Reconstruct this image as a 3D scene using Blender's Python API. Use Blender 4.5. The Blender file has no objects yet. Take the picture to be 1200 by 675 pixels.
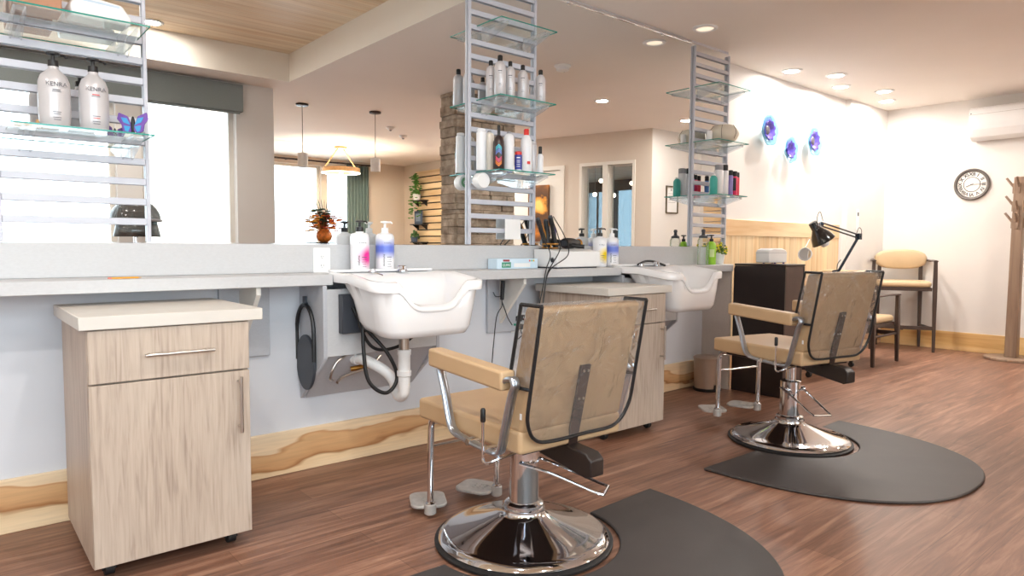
import bpy, bmesh, math, random
from mathutils import Vector, Matrix, Euler
S = bpy.context.scene
C = S.collection
PI = math.pi
rnd = random.Random(7)

# ------------------------------------------------------------------ materials
def lin(h):
    if isinstance(h, str):
        h = h.lstrip('#'); h = [int(h[i:i+2], 16)/255 for i in (0, 2, 4)]
    else:
        h = [v/255 for v in h]
    return tuple((v/12.92 if v <= .04045 else ((v+.055)/1.055)**2.4) for v in h) + (1,)
MATS = {}
def base_mat(name):
    m = bpy.data.materials.new(name); m.use_nodes = True
    nt = m.node_tree; nt.nodes.clear()
    out = nt.nodes.new('ShaderNodeOutputMaterial')
    MATS[name] = m
    return m, nt, out
def N(nt, t, **kw):
    n = nt.nodes.new(t)
    for k, v in kw.items():
        if k in n.inputs.keys(): n.inputs[k].default_value = v
        else: setattr(n, k, v)
    return n
def mat(name, col, rough=.5, metal=0, var=.06, scale=14, bump=0, stretch=(1, 1, 1), spec=.5, coat=0, emit=None, es=0, sub=0):
    """principled surface whose colour wavers a little with a noise texture"""
    m, nt, out = base_mat(name)
    p = N(nt, 'ShaderNodeBsdfPrincipled')
    p.inputs['Roughness'].default_value = rough; p.inputs['Metallic'].default_value = metal
    p.inputs['Specular IOR Level'].default_value = spec
    p.inputs['Coat Weight'].default_value = coat
    c = lin(col)
    tc = N(nt, 'ShaderNodeTexCoord'); mp = N(nt, 'ShaderNodeMapping'); mp.inputs['Scale'].default_value = stretch
    nz = N(nt, 'ShaderNodeTexNoise'); nz.inputs['Scale'].default_value = scale; nz.inputs['Detail'].default_value = 5
    nt.links.new(tc.outputs['Object'], mp.inputs['Vector']); nt.links.new(mp.outputs[0], nz.inputs['Vector'])
    r = N(nt, 'ShaderNodeValToRGB')
    r.color_ramp.elements[0].position = .3; r.color_ramp.elements[1].position = .7
    r.color_ramp.elements[0].color = tuple(max(0, v*(1-var)) for v in c[:3])+(1,)
    r.color_ramp.elements[1].color = tuple(min(1, v*(1+var)) for v in c[:3])+(1,)
    nt.links.new(nz.outputs['Fac'], r.inputs[0]); nt.links.new(r.outputs[0], p.inputs['Base Color'])
    if bump:
        b = N(nt, 'ShaderNodeBump'); b.inputs['Strength'].default_value = bump; b.inputs['Distance'].default_value = .01
        nt.links.new(nz.outputs['Fac'], b.inputs['Height']); nt.links.new(b.outputs[0], p.inputs['Normal'])
    if emit:
        p.inputs['Emission Color'].default_value = lin(emit); p.inputs['Emission Strength'].default_value = es
    nt.links.new(p.outputs[0], out.inputs[0])
    return m
def wood(name, dark, light, axis='z', fine=30, rough=.45, knots=0, warp=2.5, mid=None, bands=None, spec=.4):
    """grain running along the given axis, from stretched noise"""
    m, nt, out = base_mat(name)
    p = N(nt, 'ShaderNodeBsdfPrincipled'); p.inputs['Roughness'].default_value = rough; p.inputs['Specular IOR Level'].default_value = spec
    tc = N(nt, 'ShaderNodeTexCoord'); mp = N(nt, 'ShaderNodeMapping')
    sc = {'x': (.06, 1, 1), 'y': (1, .06, 1), 'z': (1, 1, .06)}[axis]
    mp.inputs['Scale'].default_value = sc
    n1 = N(nt, 'ShaderNodeTexNoise'); n1.inputs['Scale'].default_value = fine; n1.inputs['Detail'].default_value = 8; n1.inputs['Distortion'].default_value = .6
    nt.links.new(tc.outputs['Object'], mp.inputs['Vector']); nt.links.new(mp.outputs[0], n1.inputs['Vector'])
    mp2 = N(nt, 'ShaderNodeMapping'); sc2 = {'x': (.22, 1, 1), 'y': (1, .22, 1), 'z': (1, 1, .22)}[axis]; mp2.inputs['Scale'].default_value = sc2
    n2 = N(nt, 'ShaderNodeTexNoise'); n2.inputs['Scale'].default_value = warp; n2.inputs['Detail'].default_value = 3; n2.inputs['Distortion'].default_value = 1.2
    nt.links.new(tc.outputs['Object'], mp2.inputs['Vector']); nt.links.new(mp2.outputs[0], n2.inputs['Vector'])
    mx = N(nt, 'ShaderNodeMath', operation='MULTIPLY'); mx.inputs[1].default_value = .55
    ad = N(nt, 'ShaderNodeMath', operation='MULTIPLY_ADD'); ad.inputs[1].default_value = .45
    nt.links.new(n1.outputs['Fac'], mx.inputs[0]); nt.links.new(n2.outputs['Fac'], ad.inputs[0]); nt.links.new(mx.outputs[0], ad.inputs[2])
    r = N(nt, 'ShaderNodeValToRGB')
    r.color_ramp.elements[0].position = .36; r.color_ramp.elements[1].position = .62
    r.color_ramp.elements[0].color = lin(dark); r.color_ramp.elements[1].color = lin(light)
    if mid:
        e = r.color_ramp.elements.new(.47); e.color = lin(mid)
    nt.links.new(ad.outputs[0], r.inputs[0])
    col = r.outputs[0]
    if bands:
        # separate boards across the grain: (period in m, axis across the grain)
        per, ax, amt = bands
        sx = N(nt, 'ShaderNodeSeparateXYZ'); nt.links.new(tc.outputs['Object'], sx.inputs[0])
        d = N(nt, 'ShaderNodeMath', operation='DIVIDE'); d.inputs[1].default_value = per
        nt.links.new(sx.outputs['XYZ'.index(ax.upper())], d.inputs[0])
        fl = N(nt, 'ShaderNodeMath', operation='FLOOR'); nt.links.new(d.outputs[0], fl.inputs[0])
        wn = N(nt, 'ShaderNodeTexWhiteNoise', noise_dimensions='1D'); nt.links.new(fl.outputs[0], wn.inputs['W'])
        fr = N(nt, 'ShaderNodeMath', operation='FRACT'); nt.links.new(d.outputs[0], fr.inputs[0])
        gt = N(nt, 'ShaderNodeMath', operation='LESS_THAN'); gt.inputs[1].default_value = .045; nt.links.new(fr.outputs[0], gt.inputs[0])
        hs = N(nt, 'ShaderNodeHueSaturation'); nt.links.new(col, hs.inputs['Color'])
        ma = N(nt, 'ShaderNodeMath', operation='MULTIPLY_ADD'); ma.inputs[1].default_value = amt; ma.inputs[2].default_value = 1-amt/2
        nt.links.new(wn.outputs['Value'], ma.inputs[0])
        sb = N(nt, 'ShaderNodeMath', operation='MULTIPLY_ADD'); sb.inputs[1].default_value = -.3
        nt.links.new(gt.outputs[0], sb.inputs[0]); nt.links.new(ma.outputs[0], sb.inputs[2])
        nt.links.new(sb.outputs[0], hs.inputs['Value'])
        col = hs.outputs[0]
    if knots:
        v = N(nt, 'ShaderNodeTexVoronoi'); v.inputs['Scale'].default_value = knots
        nt.links.new(mp2.outputs[0], v.inputs['Vector'])
        rr = N(nt, 'ShaderNodeValToRGB'); rr.color_ramp.elements[0].position = .03; rr.color_ramp.elements[1].position = .07
        rr.color_ramp.elements[0].color = (.25, .12, .05, 1); rr.color_ramp.elements[1].color = (1, 1, 1, 1)
        nt.links.new(v.outputs['Distance'], rr.inputs[0])
        ml = N(nt, 'ShaderNodeMix', data_type='RGBA', blend_type='MULTIPLY'); ml.inputs[0].default_value = 1
        nt.links.new(col, ml.inputs[6]); nt.links.new(rr.outputs[0], ml.inputs[7]); col = ml.outputs[2]
    nt.links.new(col, p.inputs['Base Color'])
    nt.links.new(p.outputs[0], out.inputs[0])
    return m
def glass(name, tint, gl=.12, rough=.02, wrinkle=0, wscale=20, cloud=0, fres=.8):
    """thin clear sheet: see-through with a fresnel reflection on top"""
    m, nt, out = base_mat(name)
    t = N(nt, 'ShaderNodeBsdfTransparent'); t.inputs[0].default_value = lin(tint)
    g = N(nt, 'ShaderNodeBsdfGlossy'); g.inputs['Roughness'].default_value = rough
    mx = N(nt, 'ShaderNodeMixShader')
    f = N(nt, 'ShaderNodeFresnel'); f.inputs[0].default_value = 1.45
    a = N(nt, 'ShaderNodeMath', operation='MULTIPLY_ADD'); a.inputs[1].default_value = fres; a.inputs[2].default_value = max(0, gl-.04)
    a.use_clamp = True
    nt.links.new(f.outputs[0], a.inputs[0]); nt.links.new(a.outputs[0], mx.inputs[0])
    last = t.outputs[0]
    if cloud:
        df = N(nt, 'ShaderNodeBsdfDiffuse'); df.inputs[0].default_value = (.9, .9, .9, 1)
        m2 = N(nt, 'ShaderNodeMixShader'); m2.inputs[0].default_value = cloud
        nt.links.new(last, m2.inputs[1]); nt.links.new(df.outputs[0], m2.inputs[2]); last = m2.outputs[0]
    nt.links.new(last, mx.inputs[1]); nt.links.new(g.outputs[0], mx.inputs[2])
    tc = N(nt, 'ShaderNodeTexCoord'); nz = N(nt, 'ShaderNodeTexNoise')
    nz.inputs['Scale'].default_value = wscale; nz.inputs['Detail'].default_value = 3; nz.inputs['Distortion'].default_value = .8
    nt.links.new(tc.outputs['Object'], nz.inputs['Vector'])
    b = N(nt, 'ShaderNodeBump'); b.inputs['Strength'].default_value = wrinkle; b.inputs['Distance'].default_value = .05
    nt.links.new(nz.outputs['Fac'], b.inputs['Height']); nt.links.new(b.outputs[0], g.inputs['Normal']); nt.links.new(b.outputs[0], f.inputs['Normal'])
    nt.links.new(mx.outputs[0], out.inputs[0])
    return m

white_paint = mat('white wall paint', (226, 222, 218), .75, var=.012, scale=3)
cool_paint = mat('mirror wall paint', (214, 216, 222), .75, var=.012, scale=3)
beige_paint = mat('beige wall paint', (216, 204, 190), .75, var=.012, scale=3)
ceil_paint = mat('ceiling paint', (240, 233, 226), .85, var=.012, scale=2)
soffit_paint = mat('soffit paint', (238, 231, 220), .8, var=.012, scale=2)
trim_white = mat('white trim', (232, 228, 220), .5, var=.01)
mirror_m = mat('mirror silver', (238, 240, 240), .0, 1, var=0)
chrome = mat('chrome', (225, 226, 230), .06, 1, var=.01)
steel = mat('brushed steel', (196, 190, 184), .3, 1, var=.05, scale=60, stretch=(1, 1, .1))
alu = mat('ribbed aluminium', (188, 196, 208), .28, 1, var=.05, scale=50)
vinyl = mat('tan vinyl', (194, 163, 126), .42, var=.03, scale=9, bump=.04)
vinyl2 = mat('pale tan vinyl', (202, 176, 140), .42, var=.03, scale=9, bump=.03)
black_p = mat('black plastic', (26, 26, 28), .4, var=.1)
black_r = mat('black rubber', (30, 29, 30), .55, var=.1, scale=30)
mat_rub = mat('mat rubber', (62, 57, 56), .5, var=.08, scale=5, bump=.05)
char_p = mat('charcoal plastic', (58, 62, 70), .45, var=.05)
white_p = mat('white plastic', (238, 238, 238), .35, var=.01)
ceramic = mat('white glazed china', (240, 240, 242), .12, var=.005, coat=.6)
grey_pad = mat('grey cast plastic', (186, 182, 178), .35, .3, var=.1, scale=40)
brown_m = mat('dark brown steel', (50, 34, 29), .4, var=.08)
dark_lam = mat('espresso laminate', (42, 33, 31), .32, var=.06, scale=20, stretch=(1, 1, .2))
dark_wood = mat('espresso wood', (66, 52, 46), .4, var=.12, scale=30, stretch=(1, 1, .1))
lam = mat('grey weave laminate', (193, 193, 195), .45, var=.03, scale=70, stretch=(1, 1, 2.2))
lam_d = mat('grey laminate panel', (186, 188, 194), .45, var=.03, scale=70, stretch=(1, 1, 2.2))
top_lam = mat('pale counter laminate', (206, 200, 192), .4, var=.03, scale=25, stretch=(.12, 1, 1))
greige = wood('greige oak laminate', (156, 138, 124), (194, 178, 163), 'z', 85, .45, warp=3, mid=(180, 163, 148))
poplar = wood('poplar baseboard', (158, 112, 64), (232, 206, 160), 'x', 9, .4, warp=2.2, mid=(216, 180, 126))
poplar_y = wood('poplar baseboard along the far wall', (190, 140, 80), (232, 200, 148), 'y', 9, .4, warp=2.2, mid=(222, 184, 126))
pine_v = wood('pale pine boards', (214, 172, 122), (242, 218, 180), 'z', 16, .45, warp=3, mid=(232, 202, 158), bands=(.115, 'x', .16))
pine_h = wood('pale pine cap board', (206, 160, 108), (240, 214, 174), 'x', 12, .45, warp=2)
slat_w = wood('pale slat timber', (206, 172, 128), (238, 212, 170), 'y', 16, .5)
ceil_w = wood('ceiling boards', (222, 194, 158), (246, 230, 204), 'x', 14, .5, warp=2, mid=(238, 218, 188), bands=(.09, 'y', .12))
white_m = mat('white painted metal', (196, 198, 208), .35, var=.01)
teal_gl = glass('shelf glass', (250, 254, 253), .04, fres=.22)
teal_edge = mat('glass edge', (40, 140, 128), .15, var=.05)
pane_gl = glass('window glass', (246, 250, 250), .06)
blue_gl = glass('shaded blue glass', (150, 162, 168), .06)
acryl = glass('clear acrylic', (250, 252, 254), .07, fres=.35, cloud=.14)
cover_gl = glass('clear vinyl sheet', (250, 249, 247), .13, .11, wrinkle=.55, wscale=11, cloud=.06)
clear_gl = glass('clear bottle glass', (246, 250, 249), .06, fres=.5)
smoke_gl = glass('smoky visor', (112, 122, 124), .12, .1, cloud=.08, fres=.5)

def floor_mat():
    m, nt, out = base_mat('walnut vinyl planks')
    p = N(nt, 'ShaderNodeBsdfPrincipled'); p.inputs['Specular IOR Level'].default_value = .5
    tc = N(nt, 'ShaderNodeTexCoord')
    bk = N(nt, 'ShaderNodeTexBrick'); bk.offset = .37; bk.squash = 1
    bk.inputs['Scale'].default_value = 1; bk.inputs['Brick Width'].default_value = 1.22; bk.inputs['Row Height'].default_value = .148
    bk.inputs['Mortar Size'].default_value = .0012; bk.inputs['Mortar Smooth'].default_value = .1; bk.inputs['Bias'].default_value = 0
    bk.inputs['Color1'].default_value = (.82, .80, .80, 1); bk.inputs['Color2'].default_value = (1.12, 1.12, 1.12, 1); bk.inputs['Mortar'].default_value = (.6, .58, .57, 1)
    nt.links.new(tc.outputs['Object'], bk.inputs['Vector'])
    # shift the grain from plank to plank
    sx = N(nt, 'ShaderNodeSeparateXYZ'); nt.links.new(tc.outputs['Object'], sx.inputs[0])
    dv = N(nt, 'ShaderNodeMath', operation='DIVIDE'); dv.inputs[1].default_value = .148; nt.links.new(sx.outputs[1], dv.inputs[0])
    fl = N(nt, 'ShaderNodeMath', operation='FLOOR'); nt.links.new(dv.outputs[0], fl.inputs[0])
    ml = N(nt, 'ShaderNodeMath', operation='MULTIPLY'); ml.inputs[1].default_value = 3.71; nt.links.new(fl.outputs[0], ml.inputs[0])
    cx = N(nt, 'ShaderNodeCombineXYZ'); nt.links.new(ml.outputs[0], cx.inputs[0])
    va = N(nt, 'ShaderNodeVectorMath', operation='ADD'); nt.links.new(tc.outputs['Object'], va.inputs[0]); nt.links.new(cx.outputs[0], va.inputs[1])
    mp = N(nt, 'ShaderNodeMapping'); mp.inputs['Scale'].default_value = (1.1, 16, 1); nt.links.new(va.outputs[0], mp.inputs[0])
    n1 = N(nt, 'ShaderNodeTexNoise'); n1.inputs['Scale'].default_value = 1.6; n1.inputs['Detail'].default_value = 9; n1.inputs['Roughness'].default_value = .62; n1.inputs['Distortion'].default_value = 1.0
    nt.links.new(mp.outputs[0], n1.inputs['Vector'])
    r = N(nt, 'ShaderNodeValToRGB')
    r.color_ramp.elements[0].position = .3; r.color_ramp.elements[0].color = lin((100, 70, 56))
    r.color_ramp.elements[1].position = .72; r.color_ramp.elements[1].color = lin((170, 132, 110))
    e = r.color_ramp.elements.new(.5); e.color = lin((136, 98, 79))
    nt.links.new(n1.outputs['Fac'], r.inputs[0])
    mx = N(nt, 'ShaderNodeMix', data_type='RGBA', blend_type='MULTIPLY'); mx.inputs[0].default_value = 1
    nt.links.new(r.outputs[0], mx.inputs[6]); nt.links.new(bk.outputs['Color'], mx.inputs[7])
    nt.links.new(mx.outputs[2], p.inputs['Base Color'])
    rr = N(nt, 'ShaderNodeMapRange'); rr.inputs['To Min'].default_value = .33; rr.inputs['To Max'].default_value = .46
    nt.links.new(n1.outputs['Fac'], rr.inputs['Value']); nt.links.new(rr.outputs[0], p.inputs['Roughness'])
    b = N(nt, 'ShaderNodeBump'); b.inputs['Strength'].default_value = .12; b.inputs['Distance'].default_value = .003
    nt.links.new(n1.outputs['Fac'], b.inputs['Height']); nt.links.new(b.outputs[0], p.inputs['Normal'])
    nt.links.new(p.outputs[0], out.inputs[0])
    return m
floor_m = floor_mat()
def stone_mat():
    m, nt, out = base_mat('stacked ledge stone')
    p = N(nt, 'ShaderNodeBsdfPrincipled'); p.inputs['Roughness'].default_value = .9
    tc = N(nt, 'ShaderNodeTexCoord')
    nz = N(nt, 'ShaderNodeTexNoise'); nz.inputs['Scale'].default_value = 9; nz.inputs['Detail'].default_value = 8; nz.inputs['Roughness'].default_value = .65
    nt.links.new(tc.outputs['Object'], nz.inputs['Vector'])
    r = N(nt, 'ShaderNodeValToRGB'); r.color_ramp.elements[0].position = .32; r.color_ramp.elements[0].color = lin((136, 122, 108))
    r.color_ramp.elements[1].position = .7; r.color_ramp.elements[1].color = lin((214, 200, 182))
    nt.links.new(nz.outputs['Fac'], r.inputs[0])
    oi = N(nt, 'ShaderNodeNewGeometry')
    hs = N(nt, 'ShaderNodeHueSaturation'); nt.links.new(r.outputs[0], hs.inputs['Color'])
    mr = N(nt, 'ShaderNodeMapRange'); mr.inputs['To Min'].default_value = .68; mr.inputs['To Max'].default_value = 1.15
    nt.links.new(oi.outputs['Random Per Island'], mr.inputs['Value']); nt.links.new(mr.outputs[0], hs.inputs['Value'])
    nt.links.new(hs.outputs[0], p.inputs['Base Color'])
    b = N(nt, 'ShaderNodeBump'); b.inputs['Strength'].default_value = .6; b.inputs['Distance'].default_value = .02
    nt.links.new(nz.outputs['Fac'], b.inputs['Height']); nt.links.new(b.outputs[0], p.inputs['Normal'])
    nt.links.new(p.outputs[0], out.inputs[0])
    return m
stone_m = stone_mat()
def heart_mat(name, axis):
    """poplar board: pale sapwood edges around a wavy brown heartwood band"""
    m, nt, out = base_mat(name)
    p = N(nt, 'ShaderNodeBsdfPrincipled'); p.inputs['Roughness'].default_value = .4
    tc = N(nt, 'ShaderNodeTexCoord'); sx = N(nt, 'ShaderNodeSeparateXYZ'); nt.links.new(tc.outputs['Object'], sx.inputs[0])
    mp = N(nt, 'ShaderNodeMapping'); mp.inputs['Scale'].default_value = (.55, .55, 2.2); nt.links.new(tc.outputs['Object'], mp.inputs[0])
    n1 = N(nt, 'ShaderNodeTexNoise'); n1.inputs['Scale'].default_value = 2.4; n1.inputs['Detail'].default_value = 3; nt.links.new(mp.outputs[0], n1.inputs['Vector'])
    a = N(nt, 'ShaderNodeMath', operation='MULTIPLY_ADD'); a.inputs[1].default_value = 4.7; nt.links.new(sx.outputs[2], a.inputs[0])
    b = N(nt, 'ShaderNodeMath', operation='MULTIPLY_ADD'); b.inputs[1].default_value = 1.5; b.inputs[2].default_value = -.75; nt.links.new(n1.outputs['Fac'], b.inputs[0]); nt.links.new(b.outputs[0], a.inputs[2])
    r = N(nt, 'ShaderNodeValToRGB'); el = r.color_ramp.elements
    el[0].position = 0; el[0].color = lin((240, 214, 176)); el[1].position = 1; el[1].color = lin((240, 216, 182))
    for pos, cc in ((.24, (234, 204, 162)), (.30, (164, 112, 68)), (.37, (206, 158, 110)), (.66, (218, 174, 126)), (.71, (202, 152, 104)), (.75, (238, 211, 174))):
        e = el.new(pos); e.color = lin(cc)
    nt.links.new(a.outputs[0], r.inputs[0])
    mp2 = N(nt, 'ShaderNodeMapping'); mp2.inputs['Scale'].default_value = (.8, .8, 14); nt.links.new(tc.outputs['Object'], mp2.inputs[0])
    n2 = N(nt, 'ShaderNodeTexNoise'); n2.inputs['Scale'].default_value = 5; n2.inputs['Detail'].default_value = 7; n2.inputs['Distortion'].default_value = .8; nt.links.new(mp2.outputs[0], n2.inputs['Vector'])
    hs = N(nt, 'ShaderNodeHueSaturation'); nt.links.new(r.outputs[0], hs.inputs['Color'])
    mr = N(nt, 'ShaderNodeMapRange'); mr.inputs['To Min'].default_value = .8; mr.inputs['To Max'].default_value = 1.15; nt.links.new(n2.outputs['Fac'], mr.inputs['Value']); nt.links.new(mr.outputs[0], hs.inputs['Value'])
    nt.links.new(hs.outputs[0], p.inputs['Base Color']); nt.links.new(p.outputs[0], out.inputs[0])
    return m
poplar = heart_mat('poplar heartwood board', 'x')


# ------------------------------------------------------------------ geometry
class MB:
    def __init__(s): s.v = []; s.f = []; s.m = []; s.mi = 0
    def add(s, vs, fs):
        o = len(s.v); s.v += [tuple(v) for v in vs]
        for f in fs: s.f.append(tuple(i+o for i in f)); s.m.append(s.mi)
        return s
    def mat(s, i): s.mi = i; return s
    def box(s, a, b, M=None):
        x0, y0, z0 = a; x1, y1, z1 = b
        if x0 > x1: x0, x1 = x1, x0
        if y0 > y1: y0, y1 = y1, y0
        if z0 > z1: z0, z1 = z1, z0
        vs = [(x0, y0, z0), (x1, y0, z0), (x1, y1, z0), (x0, y1, z0), (x0, y0, z1), (x1, y0, z1), (x1, y1, z1), (x0, y1, z1)]
        if M is not None: vs = [M @ Vector(v) for v in vs]
        return s.add(vs, [(3, 2, 1, 0), (4, 5, 6, 7), (0, 1, 5, 4), (1, 2, 6, 5), (2, 3, 7, 6), (3, 0, 4, 7)])
    def prism(s, poly, axis, a, b, M=None):
        """closed polygon (2-D, counter-clockwise or not) pushed along an axis from a to b"""
        def P(u, w, t): return {'x': (t, u, w), 'y': (u, t, w), 'z': (u, w, t)}[axis]
        n = len(poly)
        vs = [P(u, w, a) for u, w in poly]+[P(u, w, b) for u, w in poly]
        if M is not None: vs = [M @ Vector(v) for v in vs]
        fs = [tuple(range(n-1, -1, -1)), tuple(range(n, 2*n))]
        fs += [(i, (i+1) % n, n+(i+1) % n, n+i) for i in range(n)]
        return s.add(vs, fs)
    def lathe(s, prof, n=24, M=None, cap=True):
        """profile of (radius, z) turned about z"""
        vs = []; fs = []
        for r, z in prof:
            for k in range(n):
                a = 2*PI*k/n; vs.append((r*math.cos(a), r*math.sin(a), z))
        m = len(prof)
        for j in range(m-1):
            for k in range(n):
                k2 = (k+1) % n
                fs.append((j*n+k, j*n+k2, (j+1)*n+k2, (j+1)*n+k))
        if cap:
            if prof[0][0] > 1e-5: fs.append(tuple(range(n-1, -1, -1)))
            if prof[-1][0] > 1e-5: fs.append(tuple((m-1)*n+k for k in range(n)))
        if M is not None: vs = [M @ Vector(v) for v in vs]
        return s.add(vs, fs)
    def cyl(s, p0, p1, r0, r1=None, n=16):
        r1 = r0 if r1 is None else r1
        p0 = Vector(p0); p1 = Vector(p1); d = p1-p0; L = d.length
        M = Matrix.Translation(p0) @ d.to_track_quat('Z', 'Y').to_matrix().to_4x4()
        return s.lathe([(r0, 0), (r1, L)], n, M)
    def tube(s, pts, r, n=10, closed=False, rx=None):
        """round (or flat, rx wide) tube along points"""
        pts = [Vector(p) for p in pts]
        m = len(pts); vs = []; fs = []
        up = None
        for i, p in enumerate(pts):
            if closed: t = (pts[(i+1) % m]-pts[i-1]).normalized()
            else: t = (pts[min(i+1, m-1)]-pts[max(i-1, 0)]).normalized()
            if up is None:
                up = Vector((0, 0, 1)) if abs(t.z) < .9 else Vector((1, 0, 0))
            a = t.cross(up)
            if a.length < 1e-6: a = t.cross(Vector((1, .3, .2)))
            a.normalize(); b = a.cross(t).normalized(); up = b
            ra = r if not isinstance(r, (list, tuple)) else r[i]
            for k in range(n):
                an = 2*PI*k/n
                vs.append(p+a*((rx or ra)*math.cos(an))+b*(ra*math.sin(an)))
        for i in range(m if closed else m-1):
            j = (i+1) % m
            for k in range(n):
                k2 = (k+1) % n
                fs.append((i*n+k, i*n+k2, j*n+k2, j*n+k))
        if not closed:
            fs.append(tuple(range(n-1, -1, -1))); fs.append(tuple((m-1)*n+k for k in range(n)))
        return s.add(vs, fs)
    def ball(s, c, r, n=14, m=9):
        if not isinstance(r, (tuple, list)): r = (r, r, r)
        prof = []
        vs = [(c[0], c[1], c[2]-r[2])]; fs = []
        for j in range(1, m):
            t = -PI/2+PI*j/m
            for k in range(n):
                a = 2*PI*k/n; vs.append((c[0]+r[0]*math.cos(t)*math.cos(a), c[1]+r[1]*math.cos(t)*math.sin(a), c[2]+r[2]*math.sin(t)))
        vs.append((c[0], c[1], c[2]+r[2])); top = len(vs)-1
        for k in range(n):
            k2 = (k+1) % n
            fs.append((0, 1+k2, 1+k)); fs.append((top, 1+(m-2)*n+k, 1+(m-2)*n+k2))
            for j in range(m-2): fs.append((1+j*n+k, 1+j*n+k2, 1+(j+1)*n+k2, 1+(j+1)*n+k))
        return s.add(vs, fs)
    def loops(s, L, cap0=True, cap1=True, closed=True):
        """skin a list of equal-length loops"""
        n = len(L[0]); vs = [p for l in L for p in l]; fs = []
        for j in range(len(L)-1):
            for k in range(n if closed else n-1):
                k2 = (k+1) % n
                fs.append((j*n+k, j*n+k2, (j+1)*n+k2, (j+1)*n+k))
        if cap0: fs.append(tuple(range(n-1, -1, -1)))
        if cap1: fs.append(tuple((len(L)-1)*n+k for k in range(n)))
        return s.add(vs, fs)
    def text(s, body, size, M, ext=.0006, align='CENTER', bold=0):
        cu = bpy.data.curves.new('lettering', 'FONT'); cu.body = body; cu.size = size; cu.extrude = ext
        cu.align_x = align; cu.align_y = 'CENTER'; cu.resolution_u = 2; cu.offset = bold
        o = bpy.data.objects.new('lettering', cu); C.objects.link(o)
        dg = bpy.context.evaluated_depsgraph_get(); me = o.evaluated_get(dg).to_mesh()
        vs = [M @ v.co for v in me.vertices]; fs = [tuple(p.vertices) for p in me.polygons]
        s.add(vs, fs)
        o.evaluated_get(dg).to_mesh_clear(); bpy.data.objects.remove(o); bpy.data.curves.remove(cu)
        return s
    def build(s, name, mats, parent=None, bevel=0, seg=3, smooth=40, loc=None, rz=0, sub=0, solid=0):
        me = bpy.data.meshes.new(name)
        me.from_pydata(s.v, [], s.f)
        if not isinstance(mats, (list, tuple)): mats = [mats]
        for m_ in mats: me.materials.append(m_)
        if len(mats) > 1: me.polygons.foreach_set('material_index', s.m)
        bm = bmesh.new(); bm.from_mesh(me); bmesh.ops.recalc_face_normals(bm, faces=bm.faces); bm.to_mesh(me); bm.free()
        if smooth:
            me.polygons.foreach_set('use_smooth', [True]*len(me.polygons))
            me.set_sharp_from_angle(angle=math.radians(smooth))
        me.update()
        o = bpy.data.objects.new(name, me); C.objects.link(o)
        if loc is not None: o.location = loc
        if rz: o.rotation_euler.z = rz
        if parent is not None: o.parent = parent
        if solid:
            md = o.modifiers.new('thick', 'SOLIDIFY'); md.thickness = solid; md.offset = 0
        if bevel:
            md = o.modifiers.new('soft edges', 'BEVEL'); md.width = bevel; md.segments = seg; md.limit_method = 'ANGLE'; md.angle_limit = math.radians(35)
        if sub:
            md = o.modifiers.new('smooth', 'SUBSURF'); md.levels = sub; md.render_levels = sub
        return o
def tag(o, label, cat, group=None, kind=None):
    o['label'] = label; o['category'] = cat
    if group: o['group'] = group
    if kind: o['kind'] = kind
    return o
def thing(name, label, cat, loc=(0, 0, 0), rz=0, group=None):
    o = bpy.data.objects.new(name, None); C.objects.link(o); o.empty_display_size = .05
    o.location = loc; o.rotation_euler.z = rz
    return tag(o, label, cat, group)
def struct(o, label=None, cat=None):
    o['kind'] = 'structure'
    if label: o['label'] = label
    if cat: o['category'] = cat
    return o
def copy_tree(o, parent=None):
    c = o.copy(); C.objects.link(c)
    if parent is not None: c.parent = parent
    for ch in list(o.children): copy_tree(ch, c)
    return c
def again(o, label, loc, rz=0):
    c = copy_tree(o); c.location = loc; c.rotation_euler.z = rz; c['label'] = label
    return c
def T(x, y, z): return Matrix.Translation((x, y, z))
def RX(a): return Matrix.Rotation(a, 4, 'X')
def RY(a): return Matrix.Rotation(a, 4, 'Y')
def RZ(a): return Matrix.Rotation(a, 4, 'Z')
def rrect(hx, hy, r, n=6, cx=0, cy=0):
    """rounded rectangle outline, counter-clockwise"""
    P = []
    for (sx, sy, a0) in ((1, 1, 0), (-1, 1, PI/2), (-1, -1, PI), (1, -1, 1.5*PI)):
        for k in range(n+1):
            a = a0+PI/2*k/n
            P.append((cx+sx*(hx-r)+r*math.cos(a), cy+sy*(hy-r)+r*math.sin(a)))
    return P
def bez(p, n=20):
    """smooth curve through points (Catmull-Rom)"""
    p = [Vector(q) for q in p]; out = []
    q = [p[0]*2-p[1]]+p+[p[-1]*2-p[-2]]
    for i in range(1, len(q)-2):
        for k in range(n):
            t = k/n
            a, b, c, d = q[i-1], q[i], q[i+1], q[i+2]
            out.append(.5*((2*b)+(c-a)*t+(2*a-5*b+4*c-d)*t*t+(3*b-a-3*c+d)*t**3))
    out.append(p[-1]); return out
EXPO = 1.32; SKY = 3.2; DL = 6.0; LAMP_E = 5.0
# ------------------------------------------------------------------ camera
F_PX = 795.0
vx = Vector((946, -43.5, F_PX)).normalized()
vy = Vector((-670, -52.5, F_PX)); vy = (vy-vx*vx.dot(vy)).normalized()
vz = vx.cross(vy)
R = Matrix((vx, vy, vz))                       # rows: world axes in (right, down, forward)
cam_d = bpy.data.cameras.new('camera'); cam = bpy.data.objects.new('camera', cam_d); C.objects.link(cam)
right = R.col[0]; down = R.col[1]; fwd = R.col[2]
Mx = Matrix((right, -down, -fwd)).transposed().to_4x4()
Mx.translation = (0, 0, 1.12)
cam.matrix_world = Mx
cam_d.sensor_width = 36; cam_d.lens = F_PX/1200*36; cam_d.clip_start = .02
S.camera = cam
S.view_settings.view_transform = 'Standard'; S.view_settings.look = 'None'
S.view_settings.gamma = 1; S.view_settings.exposure = EXPO; S.view_settings.use_curve_mapping = False
S.cycles.use_denoising = True
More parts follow.
